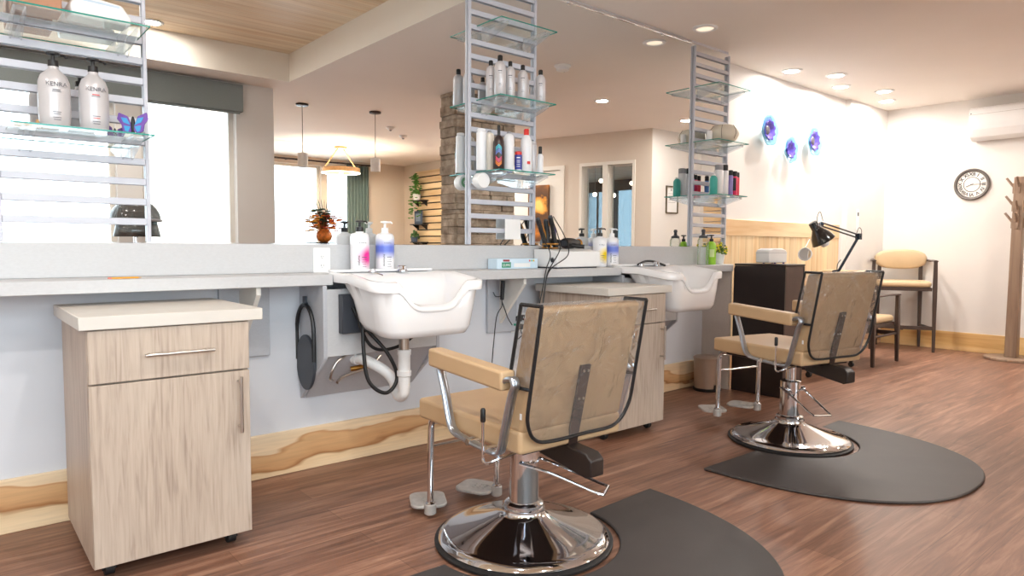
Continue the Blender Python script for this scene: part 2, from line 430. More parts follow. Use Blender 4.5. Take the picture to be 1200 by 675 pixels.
try: S.cycles.denoiser = 'OPENIMAGEDENOISE'
except Exception: pass
S.cycles.max_bounces = 10; S.cycles.diffuse_bounces = 5; S.cycles.glossy_bounces = 6; S.cycles.transparent_max_bounces = 16; S.cycles.transmission_bounces = 6
S.cycles.sample_clamp_indirect = 6; S.cycles.caustics_reflective = True; S.cycles.caustics_refractive = False
S.cycles.use_adaptive_sampling = False

W = 3.225; XF = 8.576; H = 2.73
# ------------------------------------------------------------------ room shell
f = MB().box((-3.2, -6.0, -.1), (12.5, 3.6, 0)).build('floor', floor_m, smooth=0); struct(f)
m = MB()
m.box((2.70, -6, H), (12.5, 3.6, H+.1)).box((-3.2, 2.9, H), (2.70, 3.6, H+.1)).box((-3.2, -.82, H), (2.56, -.2, H+.1)).box((2.56, -6, H), (2.70, -.2, H+.1))
m.build('ceiling', ceil_paint, smooth=0)['kind'] = 'structure'
m = MB(); m.box((-3.2, -.2, 3.0), (2.70, 2.9, 3.06))
m.build('ceiling_tray', ceil_w, smooth=0)['kind'] = 'structure'
m = MB().box((2.699, -.2, H+.0005), (2.72, 2.92, 3.06)).box((-3.2, -.22, H+.0005), (2.699, -.199, 3.06)).box((-3.2, 2.899, H+.0005), (2.699, 2.92, 3.06))
m.build('trim_1', soffit_paint, smooth=0)['kind'] = 'structure'
MB().box((-3.2, W, 0), (5.04, 3.6, H)).build('wall_mirror', cool_paint, smooth=0)['kind'] = 'structure'
m = MB().box((5.0401, 3.40, 0), (7.6, 3.6, H)).box((7.6, 3.345, 0), (XF, 3.6, H))
m.build('wall_recess', white_paint, smooth=0)['kind'] = 'structure'
MB().box((XF, .40, 0), (XF+.12, 3.6, H)).build('wall_far', white_paint, smooth=0)['kind'] = 'structure'
MB().box((7.44, .43, 0), (XF-.001, .55, H)).build('wall_opposite', white_paint, smooth=0)['kind'] = 'structure'
MB().box((-3.3, -.8, 0), (-3.2, 3.6, 3.06)).build('wall_left', white_paint, smooth=0)['kind'] = 'structure'
# wall behind the camera, with the big window
WA = (-2.6, 2.31, .75, 2.50)
m = MB().box((1.25, -.8, WA[2]), (1.455, -.6, WA[3])).box((-3.2, -.8, 0), (WA[0], -.6, H)).box((WA[1], -.8, 0), (2.69, -.6, H)).box((WA[0], -.8, 0), (WA[1], -.6, WA[2])).box((WA[0], -.8, WA[3]), (WA[1], -.6, H))
m.build('wall_window', white_paint, smooth=0)['kind'] = 'structure'
MB().box((2.55, -5.6, 0), (2.69, -.8, H)).build('wall_side', beige_paint, smooth=0)['kind'] = 'structure'
# window openings of the lounge
wins = [(2.9, 5.48), (5.60, 6.35)]
m = MB().box((2.55, -5.8, 0), (wins[0][0], -5.6, H)).box((wins[0][1], -5.8, 0), (wins[1][0], -5.6, H)).box((wins[1][1], -5.8, 0), (7.4, -5.6, H))
for a, b in wins: m.box((a, -5.8, 0), (b, -5.6, .5)).box((a, -5.8, 2.6), (b, -5.6, H))
m.build('wall_lounge', beige_paint, smooth=0)['kind'] = 'structure'
def window(name, x0, x1, z0, z1, y0, y1, bars):
    fr = MB()
    t = .045
    fr.box((x0, y0, z0), (x0+t, y1, z1)).box((x1-t, y0, z0), (x1, y1, z1)).box((x0+t, y0, z0), (x1-t, y1, z0+t)).box((x0+t, y0, z1-t), (x1-t, y1, z1))
    for b in bars: fr.box((b-.02, y0, z0+t), (b+.02, y1, z1-t))
    o = fr.build(name, trim_white, smooth=0); struct(o)
    ym = (y0+y1)/2
    g = MB().box((x0+t, ym-.003, z0+t), (x1-t, ym+.003, z1-t)).build('pane', pane_gl, o, smooth=0)
    return o
window('window_1', 1.455, WA[1], WA[2], WA[3], -.76, -.70, [])
window('window_7', WA[0], 1.25, WA[2], WA[3], -.76, -.70, [-.65])
window('window_2', wins[0][0], wins[0][1], .5, 2.6, -5.76, -5.70, [])
window('window_3', wins[1][0], wins[1][1], .5, 2.6, -5.76, -5.70, [])
# corridor wall, slightly turned: local s along it, u into it
A0 = Vector((7.43, .55)); Dv = Vector((-.43, -1.55)).normalized(); ang = math.atan2(Dv.y, Dv.x)
CW = (A0.x, A0.y, 0)
def cw(name, mb, m_, par=None, kind=True, **k):
    o = mb.build(name, m_, par, loc=None if par else CW, rz=0 if par else ang, **k)
    if kind and not par: o['kind'] = 'structure'
    return o
# local x = s, local y = out of the wall (towards -X world is +?), computed below
OUT = -1 if Vector((-Dv.y, Dv.x)).x > 0 else 1   # sign of local y that faces the salon
def yy(a): return OUT*a
m = MB()
def cwb(m, s0, s1, z0, z1, d0=0, d1=-.2): return m.box((s0, yy(d0), z0), (s1, yy(d1), z1))
cwb(m, 0, .27, 0, H); cwb(m, .27, 1.07, 0, .9); cwb(m, .27, 1.07, 2.28, H); cwb(m, 1.07, 1.43, 0, H); cwb(m, 1.43, 2.33, 2.25, H); cwb(m, 2.33, 2.62, 0, H)
cw('wall_corridor', m, beige_paint, smooth=0)
e = A0+Dv*2.62
MB().box((7.26, -5.6, 0), (7.38, e.y, H)).box((e.x+.02, e.y-.1, 0), (7.26, e.y, H)).build('wall_lounge_end', beige_paint, smooth=0)['kind'] = 'structure'
# its inner window
m = MB()
cwb(m, .235, .275, .86, 2.32, .02, .0); cwb(m, 1.065, 1.105, .86, 2.32, .02, 0); cwb(m, .275, 1.065, 2.275, 2.32, .02, 0); cwb(m, .275, 1.065, .86, .9, .03, 0)
cwb(m, .655, .735, .9, 2.275, .012, -.19)
cwb(m, .27, .276, .9, 2.28, 0, -.2); cwb(m, 1.064, 1.07, .9, 2.28, 0, -.2)
wi = cw('window_4', m, trim_white, smooth=0)
m = MB(); cwb(m, .28, .655, .92, 2.26, -.15, -.156); cw('pane', m, pane_gl, wi, smooth=0)
m = MB(); cwb(m, .735, 1.06, .92, 2.26, -.15, -.156); cw('pane', m, pane_gl, wi, smooth=0)
# its door
m = MB(); cwb(m, 1.36, 1.43, 0, 2.31, .02, -.02); cwb(m, 2.33, 2.40, 0, 2.31, .02, -.02); cwb(m, 1.43, 2.33, 2.25, 2.31, .02, -.02)
cw('trim_2', m, trim_white, smooth=0)
m = MB(); cwb(m, 1.435, 2.325, .01, 2.245, -.01, -.05); dr = cw('door_1', m, trim_white, smooth=0)
h = MB().cyl((2.25, yy(-.01), 1.0), (2.25, yy(.05), 1.0), .012).cyl((2.25, yy(.045), 1.0), (2.13, yy(.045), 1.0), .01).build('door_handle', steel, dr)
# dining room seen through the inner window
m = MB().box((11.9, -5.8, 0), (12.0, -3.3, .6)).box((7.6, -5.9, 2.45), (12.4, -5.8, H)).box((7.6, -5.9, 0), (12.4, -5.8, .5))
for x in (7.6, 9.2, 10.3, 11.4, 12.2): m.box((x, -5.9, .5), (x+.22, -5.7, 2.45))
m.box((12.3, -5.8, 0), (12.4, .4, .5)).box((12.3, -5.8, 2.45), (12.4, .4, H))
for y in (-5.8, -4.6, -3.4, -2.2, -1.0, .2): m.box((12.2, y, .5), (12.4, y+.24, 2.45))
m.build('wall_dining', dark_wood, smooth=0)['kind'] = 'structure'
MB().box((7.5, .4, 0), (12.4, .42, H)).build('wall_dining_side', beige_paint, smooth=0)['kind'] = 'structure'
MB().box((7.6, -5.85, H-.03), (12.3, .39, H-.001)).build('ceiling_dining', ceil_w, smooth=0)['kind'] = 'structure'
w5 = MB()
for x in (9.42, 10.52, 11.62): w5.box((x, -5.83, .5), (x+.03, -5.78, 2.45))
w5 = w5.build('window_5', dark_wood, smooth=0); struct(w5)
MB().box((7.82, -5.81, .5), (12.2, -5.80, 2.45)).build('pane', blue_gl, w5, smooth=0)
w6 = MB()
for y in (-5.0, -3.9, -2.8, -1.6): w6.box((12.33, y, .5), (12.37, y+.03, 2.45))
w6 = w6.build('window_6', dark_wood, smooth=0); struct(w6)
MB().box((12.34, -5.56, .5), (12.35, .2, 2.45)).build('pane', blue_gl, w6, smooth=0)

# baseboards and timber wainscot
MB().box((-3.2, W-.018, 0), (4.745, W, .212)).build('baseboard_mirror', poplar, bevel=.003, seg=1)['kind'] = 'structure'
MB().box((5.045, 3.383, 0), (7.6, 3.40, .205)).box((7.6, 3.327, 0), (XF-.02, 3.345, .205)).build('baseboard_recess', poplar, bevel=.003, seg=1)['kind'] = 'structure'
MB().box((XF-.018, .55, 0), (XF, 3.325, .203)).build('baseboard_far', poplar_y, bevel=.003, seg=1)['kind'] = 'structure'
MB().box((5.045, 3.38, .21), (7.5, 3.40, 1.225)).build('trim_3', pine_v, smooth=0)['kind'] = 'structure'
MB().box((5.045, 3.374, 1.225), (7.5, 3.40, 1.372)).build('trim_4', pine_h, bevel=.004, seg=1)['kind'] = 'structure'
# panel of horizontal timber on the far wall by the corner, seen only in the mirror
m = MB()
z = .3; 
while z < 1.86:
    m.box((XF-.03, .62, z), (XF, 1.25, z+.135)); z += .15
m.build('trim_5', slat_w, bevel=.004, seg=1)['kind'] = 'structure'

# stone column
m = MB(); rs = random.Random(3)
cx0, cx1, cy0, cy1 = 4.165, 4.95, .31, .58
z = 0
while z < H-.01:
    hh = min(rs.choice((.05, .065, .08, .10)), H-z)
    for side in range(4):
        L = (cx1-cx0) if side in (0, 2) else (cy1-cy0)
        t = 0
        while t < L-.01:
            w_ = min(rs.uniform(.14, .46), L-t)
            if L-t-w_ < .08: w_ = L-t
            d = rs.uniform(0, .035)
            g = .001
            if side == 0: m.box((cx0+t+g, cy1-.08, z+g), (cx0+t+w_-g, cy1+d, z+hh-g))
            elif side == 2: m.box((cx0+t+g, cy0-d, z+g), (cx0+t+w_-g, cy0+.08, z+hh-g))
            elif side == 1: m.box((cx0-d, cy0+t+g, z+g), (cx0+.08, cy0+t+w_-g, z+hh-g))
            else: m.box((cx1-.08, cy0+t+g, z+g), (cx1+d, cy0+t+w_-g, z+hh-g))
            t += w_
    z += hh
m.box((cx0+.03, cy0+.03, 0), (cx1-.03, cy1-.03, H))
m.build('wall_column', stone_m, bevel=.006, seg=1, smooth=0)['kind'] = 'structure'

# ------------------------------------------------------------------ daylight and lamps
w = bpy.data.worlds.new('sky'); S.world = w; w.use_nodes = True
bg = w.node_tree.nodes['Background']; bg.inputs[0].default_value = (.86, .93, 1.0, 1); bg.inputs[1].default_value = SKY
def portal(name, loc, rot, sx, sy):
    l = bpy.data.lights.new(name, 'AREA'); l.shape = 'RECTANGLE'; l.size = sx; l.size_y = sy; l.cycles.is_portal = True
    o = bpy.data.objects.new(name, l); C.objects.link(o); o.location = loc; o.rotation_euler = rot
portal('daylight_opening', ((WA[0]+WA[1])/2, -.79, (WA[2]+WA[3])/2), (PI/2, 0, 0), WA[1]-WA[0], WA[3]-WA[2])
for a, b in wins: portal('daylight_opening', ((a+b)/2, -5.79, 1.55), (PI/2, 0, 0), b-a, 2.1)
lamp_glow = mat('lamp lens glowing', (255, 240, 220), .4, emit=(255, 236, 210), es=LAMP_E, var=0)
lens_off = mat('lamp lens', (240, 226, 206), .4, emit=(255, 236, 210), es=.35, var=0)
proto = None
def downlight(x, y, label, power, z=H, on=True):
    t = thing('ceiling_light', label, 'ceiling light', (x, y, z), group='round ceiling downlights')
    MB().lathe([(.062, -.001), (.064, -.010), (.085, -.010), (.092, -.004), (.092, -.0002)], 32, cap=False).build('trim_ring', white_p, t)
    MB().lathe([(.0, -.003), (.061, -.003), (.061, -.0005), (0, -.0005)], 32).build('lens', lamp_glow if on else lens_off, t)
    if power:
        l = bpy.data.lights.new('lamp', 'AREA'); l.shape = 'DISK'; l.size = .12; l.energy = power; l.color = (1, .95, .89)
        o = bpy.data.objects.new('lamp', l); C.objects.link(o); o.parent = t; o.location = (0, 0, -.006)
downlight(4.36, 2.99, 'round white ceiling downlight just in front of the top edge of the mirror', 0, on=False)
downlight(5.98, 3.17, 'glowing downlight near the wall, first past the wall mirror', DL)
downlight(6.44, 2.98, 'glowing downlight further from the wall, between first and second along it', DL)
downlight(6.92, 3.15, 'glowing downlight near the wall above the pilaster edge', DL)
downlight(7.45, 2.95, 'glowing downlight further from the wall, close to the room corner', DL)
downlight(7.95, 3.12, 'glowing downlight tucked into the ceiling corner above the bar stool', DL)
downlight(7.30, 1.18, 'glowing downlight seen in the mirror beside the far shelf tower', DL)
downlight(5.64, 1.27, 'bright downlight seen in the mirror above the inner window', DL)
downlight(1.44, -.02, 'bright downlight in the board ceiling, reflected beside the first shelf tower', DL, 3.0)
for x, y, z in ((-1.6, .55, 3.0), (-.1, .55, 3.0), (.9, 1.2, 3.0), (-1.6, 1.9, 3.0), (5.4, -.9, H), (6.2, -2.0, H), (6.9, -2.95, H), (9.5, -1.2, H-.03), (9.5, -3.4, H-.03), (7.9, -1.6, H-.03)):  # extra downlights added as fill light, mostly kept out of the mirror's sight
    downlight(x, y, 'added round fill downlight deeper in the room, well away from the mirror wall', DL*(1.5 if z > 2.9 else 2.2), z)
# ------------------------------------------------------------------ mirror, counter, sinks
mir = tag(MB().box((-3.1, W-.004, 1.127), (5.038, W-.0005, 2.708)).build('wall_mirror_pane', mirror_m, smooth=0),
          'large frameless wall mirror running above the grey counter', 'mirror')
mir.name = 'mirror'
MB().box((-3.1, W-.012, 2.702), (4.52, W-.001, 2.722)).build('top_channel', chrome, mir, bevel=.002, seg=1)
for x in (1.0, 3.17, 4.15): MB().box((x, W-.010, 2.69), (x+.02, W-.004, 2.704)).build('mirror_clip', chrome, mir)
MB().box((-3.1, W-.009, 1.1255), (5.038, W-.001, 1.129)).build('bottom_channel', chrome, mir)

ctr = thing('counter', 'long grey laminate wall counter with backsplash under the mirror', 'counter', (2, W, 0))
def cl(mb, name, m_=lam, **k):
    o = mb.build(name, m_, ctr, **k); o.location = (-2, -W, 0); return o
SK = [(1.395, 2.015), (3.425, 4.06)]
m = MB()
segs = [(-3.1, SK[0][0]), (SK[0][1], SK[1][0]), (SK[1][1], 4.745)]
for a, b in segs: m.box((a, 2.95, .935), (b, W-.02, .985))
m.box((SK[0][0], 3.09, .935), (SK[0][1], W-.02, .985)).box((SK[1][0], 3.09, .935), (SK[1][1], W-.02, .985))
m.prism([(4.745, 2.95), (4.96, 3.08), (4.96, W-.02), (4.745, W-.02)], 'z', .935, .985)
cl(m, 'worktop', bevel=.002, seg=1)
cl(MB().box((-3.1, W-.02, .985), (4.68, W-.0045, 1.125)), 'backsplash', bevel=.002, seg=1)
cl(MB().box((4.725, 2.955, 0), (4.745, W-.02, .935)), 'end_gable', mat('warm grey gable', (196, 186, 178), .45, var=.03, scale=60))
for x in (-.02, 1.05, 2.60):
    m = MB().box((x-.09, W-.02, .595), (x+.14, W-.0005, .934)); m2 = MB().prism([(W-.02, .65), (W-.02, .934), (2.98, .934), (2.98, .90)], 'x', x, x+.02)
    o = cl(m, 'bracket_plate', lam_d, bevel=.002, seg=1); cl(m2, 'bracket', trim_white)
def sink_box(x0, x1):
    for x in (x0, x1-.02): cl(MB().prism([(W-.0005, .36), (W-.0005, .934), (2.95, .934), (2.95, .60), (2.955, .585)], 'x', x, x+.02), 'sink_side_panel', lam_d, bevel=.002, seg=1)
    cl(MB().box((x0+.02, 2.952, .60), (x1-.02, 2.97, .915)), 'sink_front_panel', lam)
    cl(MB().prism([(2.975, .605), (2.99, .605), (W-.02, .385), (W-.02, .365)], 'x', x0+.02, x1-.02), 'sink_lower_panel', lam_d)
sink_box(1.345, 1.99); sink_box(3.44, 4.05)

def basin(loc, label, trap=True):
    t = thing('shampoo_basin', label, 'shampoo basin', loc, group=None)
    n = 8
    def lp(hx, hy, r, z, cy=0, dip=0, w=.19):
        P = rrect(hx, hy, r, n, 0, cy); out = []
        # denser loop: subdivide each edge so the dip is smooth
        Q = []
        for i, p in enumerate(P):
            q = P[(i+1) % len(P)]
            d = math.hypot(q[0]-p[0], q[1]-p[1]); k = 24 if d > .1 else 1
            for j in range(24 if (i % (n+1)) == n else 1):
                kk = 24 if (i % (n+1)) == n else 1
                Q.append((p[0]+(q[0]-p[0])*j/kk, p[1]+(q[1]-p[1])*j/kk))
        for x, y in Q:
            zz = z
            if dip:
                f = max(0, min(1, (-(y-cy)-hy+.10)/.10))          # only along the front edge
                g = max(0, 1-(abs(x)/w)**2.4) if abs(x) < w else 0
                gg = g*g*(3-2*g)
                zz -= dip*f*gg
            tilt = .035*max(0, (-y)/.27)
            out.append((x, y, zz-tilt))
        return out
    hx, hy = .305, .262
    L = [lp(.19, .105, .05, -.264, -.09), lp(.228, .140, .08, -.252, -.095), lp(.248, .156, .09, -.218, -.092), lp(.264, .172, .09, -.12, -.083, .02), lp(.280, .20, .09, -.05, -.055, .07),
         lp(hx-.012, hy-.010, .08, -.046, 0, .088), lp(hx-.001, hy-.001, .08, -.044, 0, .09), lp(hx, hy, .08, -.038, 0, .095), lp(hx, hy, .08, -.006, 0, .112), lp(hx-.006, hy-.006, .078, 0, 0, .115),
         lp(hx-.022, hy-.022, .072, .001, 0, .115), lp(.268, .185, .07, -.012, -.045, .095), lp(.25, .15, .07, -.06, -.07, .05), lp(.21, .11, .06, -.17, -.085), lp(.14, .07, .05, -.215, -.09)]
    b = MB().loops(L).build('bowl', ceramic, t, smooth=60)
    # raised rear deck, taps and spray hose
    MB().prism([(a, c) for a, c in rrect(.285, .034, .02, 4, 0, .215)], 'z', .0, .012).build('rear_deck', ceramic, t, bevel=.004, seg=2)
    f = MB().lathe([(.022, 0), (.022, .006), (.014, .008), (.014, .014), (0, .015)], 20, T(-.10, .14, .0)).build('spray_holder', chrome, t)
    f = MB().lathe([(.028, 0), (.028, .006), (.022, .010), (.024, .026), (.020, .03), (0, .031)], 20, T(.07, .145, 0)).build('mixer_tap', chrome, t)
    if not trap: return t
    MB().lathe([(.045, -.262), (.045, -.270), (.032, -.28), (.024, -.284), (.024, -.36), (0, -.36)], 20, T(-.045, -.06, 0)).build('drain_tailpiece', steel, t)
    m = MB(); X, Y = -.045, -.06
    m.lathe([(.024, -.36), (.033, -.362), (.033, -.385), (.029, -.39), (.029, -.46), (.034, -.462), (.034, -.485), (.028, -.49), (.028, -.545), (0, -.545)], 20, T(X, Y, 0))
    m.tube(bez([(X, Y, -.54), (X, Y+.005, -.572), (X, Y+.04, -.592), (X, Y+.075, -.57), (X-.01, Y+.085, -.52), (X-.05, Y+.10, -.47), (X-.10, Y+.16, -.43), (X-.12, Y+.25, -.42)], 6), .026, 14)
    m.cyl((X-.115, Y+.235, -.422), (X-.122, Y+.26, -.418), .034)
    m.build('trap', white_p, t)
    return t
b1 = basin((1.705, 2.82, .992), 'white shampoo basin with open hoses below, beside the pale drawer cabinet')
b2 = basin((3.74, 2.82, .992), 'white shampoo basin next to the espresso cabinet, behind the tan chair backs', False)
# plumbing of the first basin
MB().box((-.285, .09, -.285), (-.155, .131, -.10)).build('supply_box', char_p, b1, bevel=.003, seg=1)
hb = MB().tube(bez([(-.20, .07, -.09), (-.205, .04, -.18), (-.215, .02, -.34), (-.20, .0, -.50), (-.12, -.02, -.565), (-.06, -.02, -.50), (-.10, -.0, -.38), (-.20, .06, -.24), (-.235, .085, -.16)], 8), .009, 10).build('spray_hose', black_p, b1)
MB().tube(bez([(-.215, .085, -.12), (-.21, .05, -.26), (-.14, .05, -.36), (-.03, .03, -.36), (.07, .02, -.30), (.09, .0, -.22)], 8), .008, 10).build('supply_hose', black_p, b1)
m = MB(); m.tube(bez([(-.26, .25, -.53), (-.31, .17, -.50), (-.28, .15, -.42), (-.15, .16, -.36), (-.05, .14, -.29)], 8), .006, 8)
m.tube(bez([(-.29, .14, -.52), (-.24, .17, -.50), (-.10, .18, -.47), (-.03, .19, -.42)], 8), .007, 8)
m.build('braided_pipe', steel, b1)
mat('brass', (190, 140, 70), .3, 1)
MB().cyl((-.19, .20, -.475), (-.10, .18, -.465), .012).build('brass_valve', MATS['brass'], b1)
MB().cyl((-.20, .08, -.085), (-.20, .08, -.14), .010).build('brass_coupling', MATS['brass'], b1)
MB().cyl((-.15, .19, -.40), (-.06, .17, -.39), .010).build('brass_valve', MATS['brass'], b1)
m = MB(); m.prism([(x, z) for x, z in [(0.04, 0)]+[(.04*math.cos(a*PI/8), .0+.04*math.sin(a*PI/8)) for a in range(1, 16)]], 'y', -.262, -.258)
MB().tube([(-.18, -.02, -.0), (-.18, -.06, .0), (-.18, -.10, -.005)], .004, 6).build('clip', chrome, b1)
t = MB().tube(bez([(-.10, .17, .008), (-.02, .17, .03), (.06, .16, .028), (.16, .14, .0)], 6), .008, 8).build('spray_head', black_p, b2)

# hand mirror hung on the sink side panel
t = thing('hand_mirror', 'black round hand mirror with loop handle hung on the sink side panel', 'hand mirror', (1.345, 3.13, .60))
m = MB(); m.prism([(.104*math.cos(a*PI/16), .135*math.sin(a*PI/16)-.045) for a in range(32)], 'x', -.016, -.002)
m.build('back', char_p, t, bevel=.004, seg=2)
P = [(-.012, .10*math.cos(a*PI/12), .13*math.sin(a*PI/12)+.0) for a in range(-1, 14)]
MB().tube([(-.012, .098*math.cos(a), .10+.135*math.sin(a)) for a in [PI*k/14 for k in range(15)]]+[(-.012, -.098, -.03)], .010, 8).build('handle', black_p, t)
MB().tube([(-.012, .098, .10), (-.012, .098, -.04)], .010, 8).build('handle', black_p, t)
MB().cyl((-.0005, 0, .235), (-.02, 0, .235), .012).box((-.018, -.012, .235), (-.006, .012, .275)).build('hook', char_p, t)

# wall sockets
def outlet(loc, rz, label, wdt=.075, hgt=.118, group=None):
    t = thing('wall_outlet', label, 'wall outlet', loc, rz, group)
    MB().prism(rrect(wdt/2, hgt/2, .006, 3), 'y', -.006, -.0005).build('cover_plate', white_p, t, bevel=.002, seg=2)
    for z in (.022, -.022):
        o = MB().prism(rrect(.017, .014, .008, 3, 0, z), 'y', -.008, -.006).build('socket', white_p, t)
        m = MB()
        for x in (-.006, .006): m.box((x-.001, -.0085, z-.002), (x+.001, -.008, z+.007))
        m.cyl((0, -.008, z-.007), (0, -.0086, z-.007), .002, n=8); m.build('slot', black_p, o)
    return t
outlet((1.455, W-.02, 1.04), 0, 'white double socket in the grey backsplash beside the first basin', .09, .135)
outlet((XF, 2.275, .474), PI/2*-1+PI, 'white wall socket above the far timber baseboard')
sw = thing('light_switch', 'white narrow switch plate on the short wall by the far corner', 'switch', (7.86, 3.345, 1.44))
MB().prism(rrect(.035, .115, .006, 3), 'y', -.006, -.0005).build('cover_plate', white_p, sw, bevel=.002, seg=2)
MB().box((-.010, -.012, .04), (.010, -.006, .08)).build('rocker', char_p, sw)

# ------------------------------------------------------------------ rolling drawer cabinets
def cabinet(label, loc, rz=0):
    t = thing('drawer_cabinet', label, 'cabinet', loc, rz)
    x0, x1 = -.255, .255
    m = MB(); yb = .30
    m.box((x0, -.262, .055), (x0+.018, yb, .843)).box((x1-.018, -.262, .055), (x1, yb, .843)).box((x0+.018, -.262, .055), (x1-.018, yb, .073)).box((x0+.018, yb-.01, .073), (x1-.018, yb, .843)).box((x0+.018, -.262, .825), (x1-.018, yb-.01, .843)).box((x0+.018, -.255, .655), (x1-.018, yb-.01, .667))
    m.build('carcass', greige, t, bevel=.0015, seg=1)
    MB().box((-.278, -.293, .845), (.302, .315, .888)).build('worktop', top_lam, t, bevel=.002, seg=1)
    d = MB().box((x0+.001, -.282, .668), (x1-.001, -.264, .841)).build('drawer', greige, t, bevel=.0015, seg=1)
    m = MB().cyl((-.095, -.315, .752), (.125, -.315, .752), .006, n=12)
    for x in (-.075, .105): m.cyl((x, -.315, .752), (x, -.282, .752), .005, n=10)
    m.build('handle', steel, d)
    d = MB().box((x0+.001, -.282, .058), (x1-.001, -.264, .662)).build('door', greige, t, bevel=.0015, seg=1)
    m = MB().cyl((.213, -.315, .44), (.213, -.315, .645), .006, n=12)
    for z in (.46, .625): m.cyl((.213, -.315, z), (.213, -.282, z), .005, n=10)
    m.build('handle', steel, d)
    for x in (-.20, .20):
        for y in (-.20, .24):
            c = MB().box((x-.02, y-.022, .047), (x+.02, y+.022, .055)).box((x-.022, y-.012, .02), (x-.017, y+.02, .047)).box((x+.017, y-.012, .02), (x+.022, y+.02, .047)).build('caster', black_p, t)
            MB().cyl((x-.016, y, .024), (x+.016, y, .024), .024, n=18).build('wheel', black_r, c, bevel=.004, seg=2)
    return t
c1 = cabinet('pale oak rolling drawer cabinet standing alone beside the first basin', (.602, 2.797, 0))
c2 = again(c1, 'pale oak rolling drawer cabinet half hidden behind the first tan chair', (3.122, 2.835, 0))

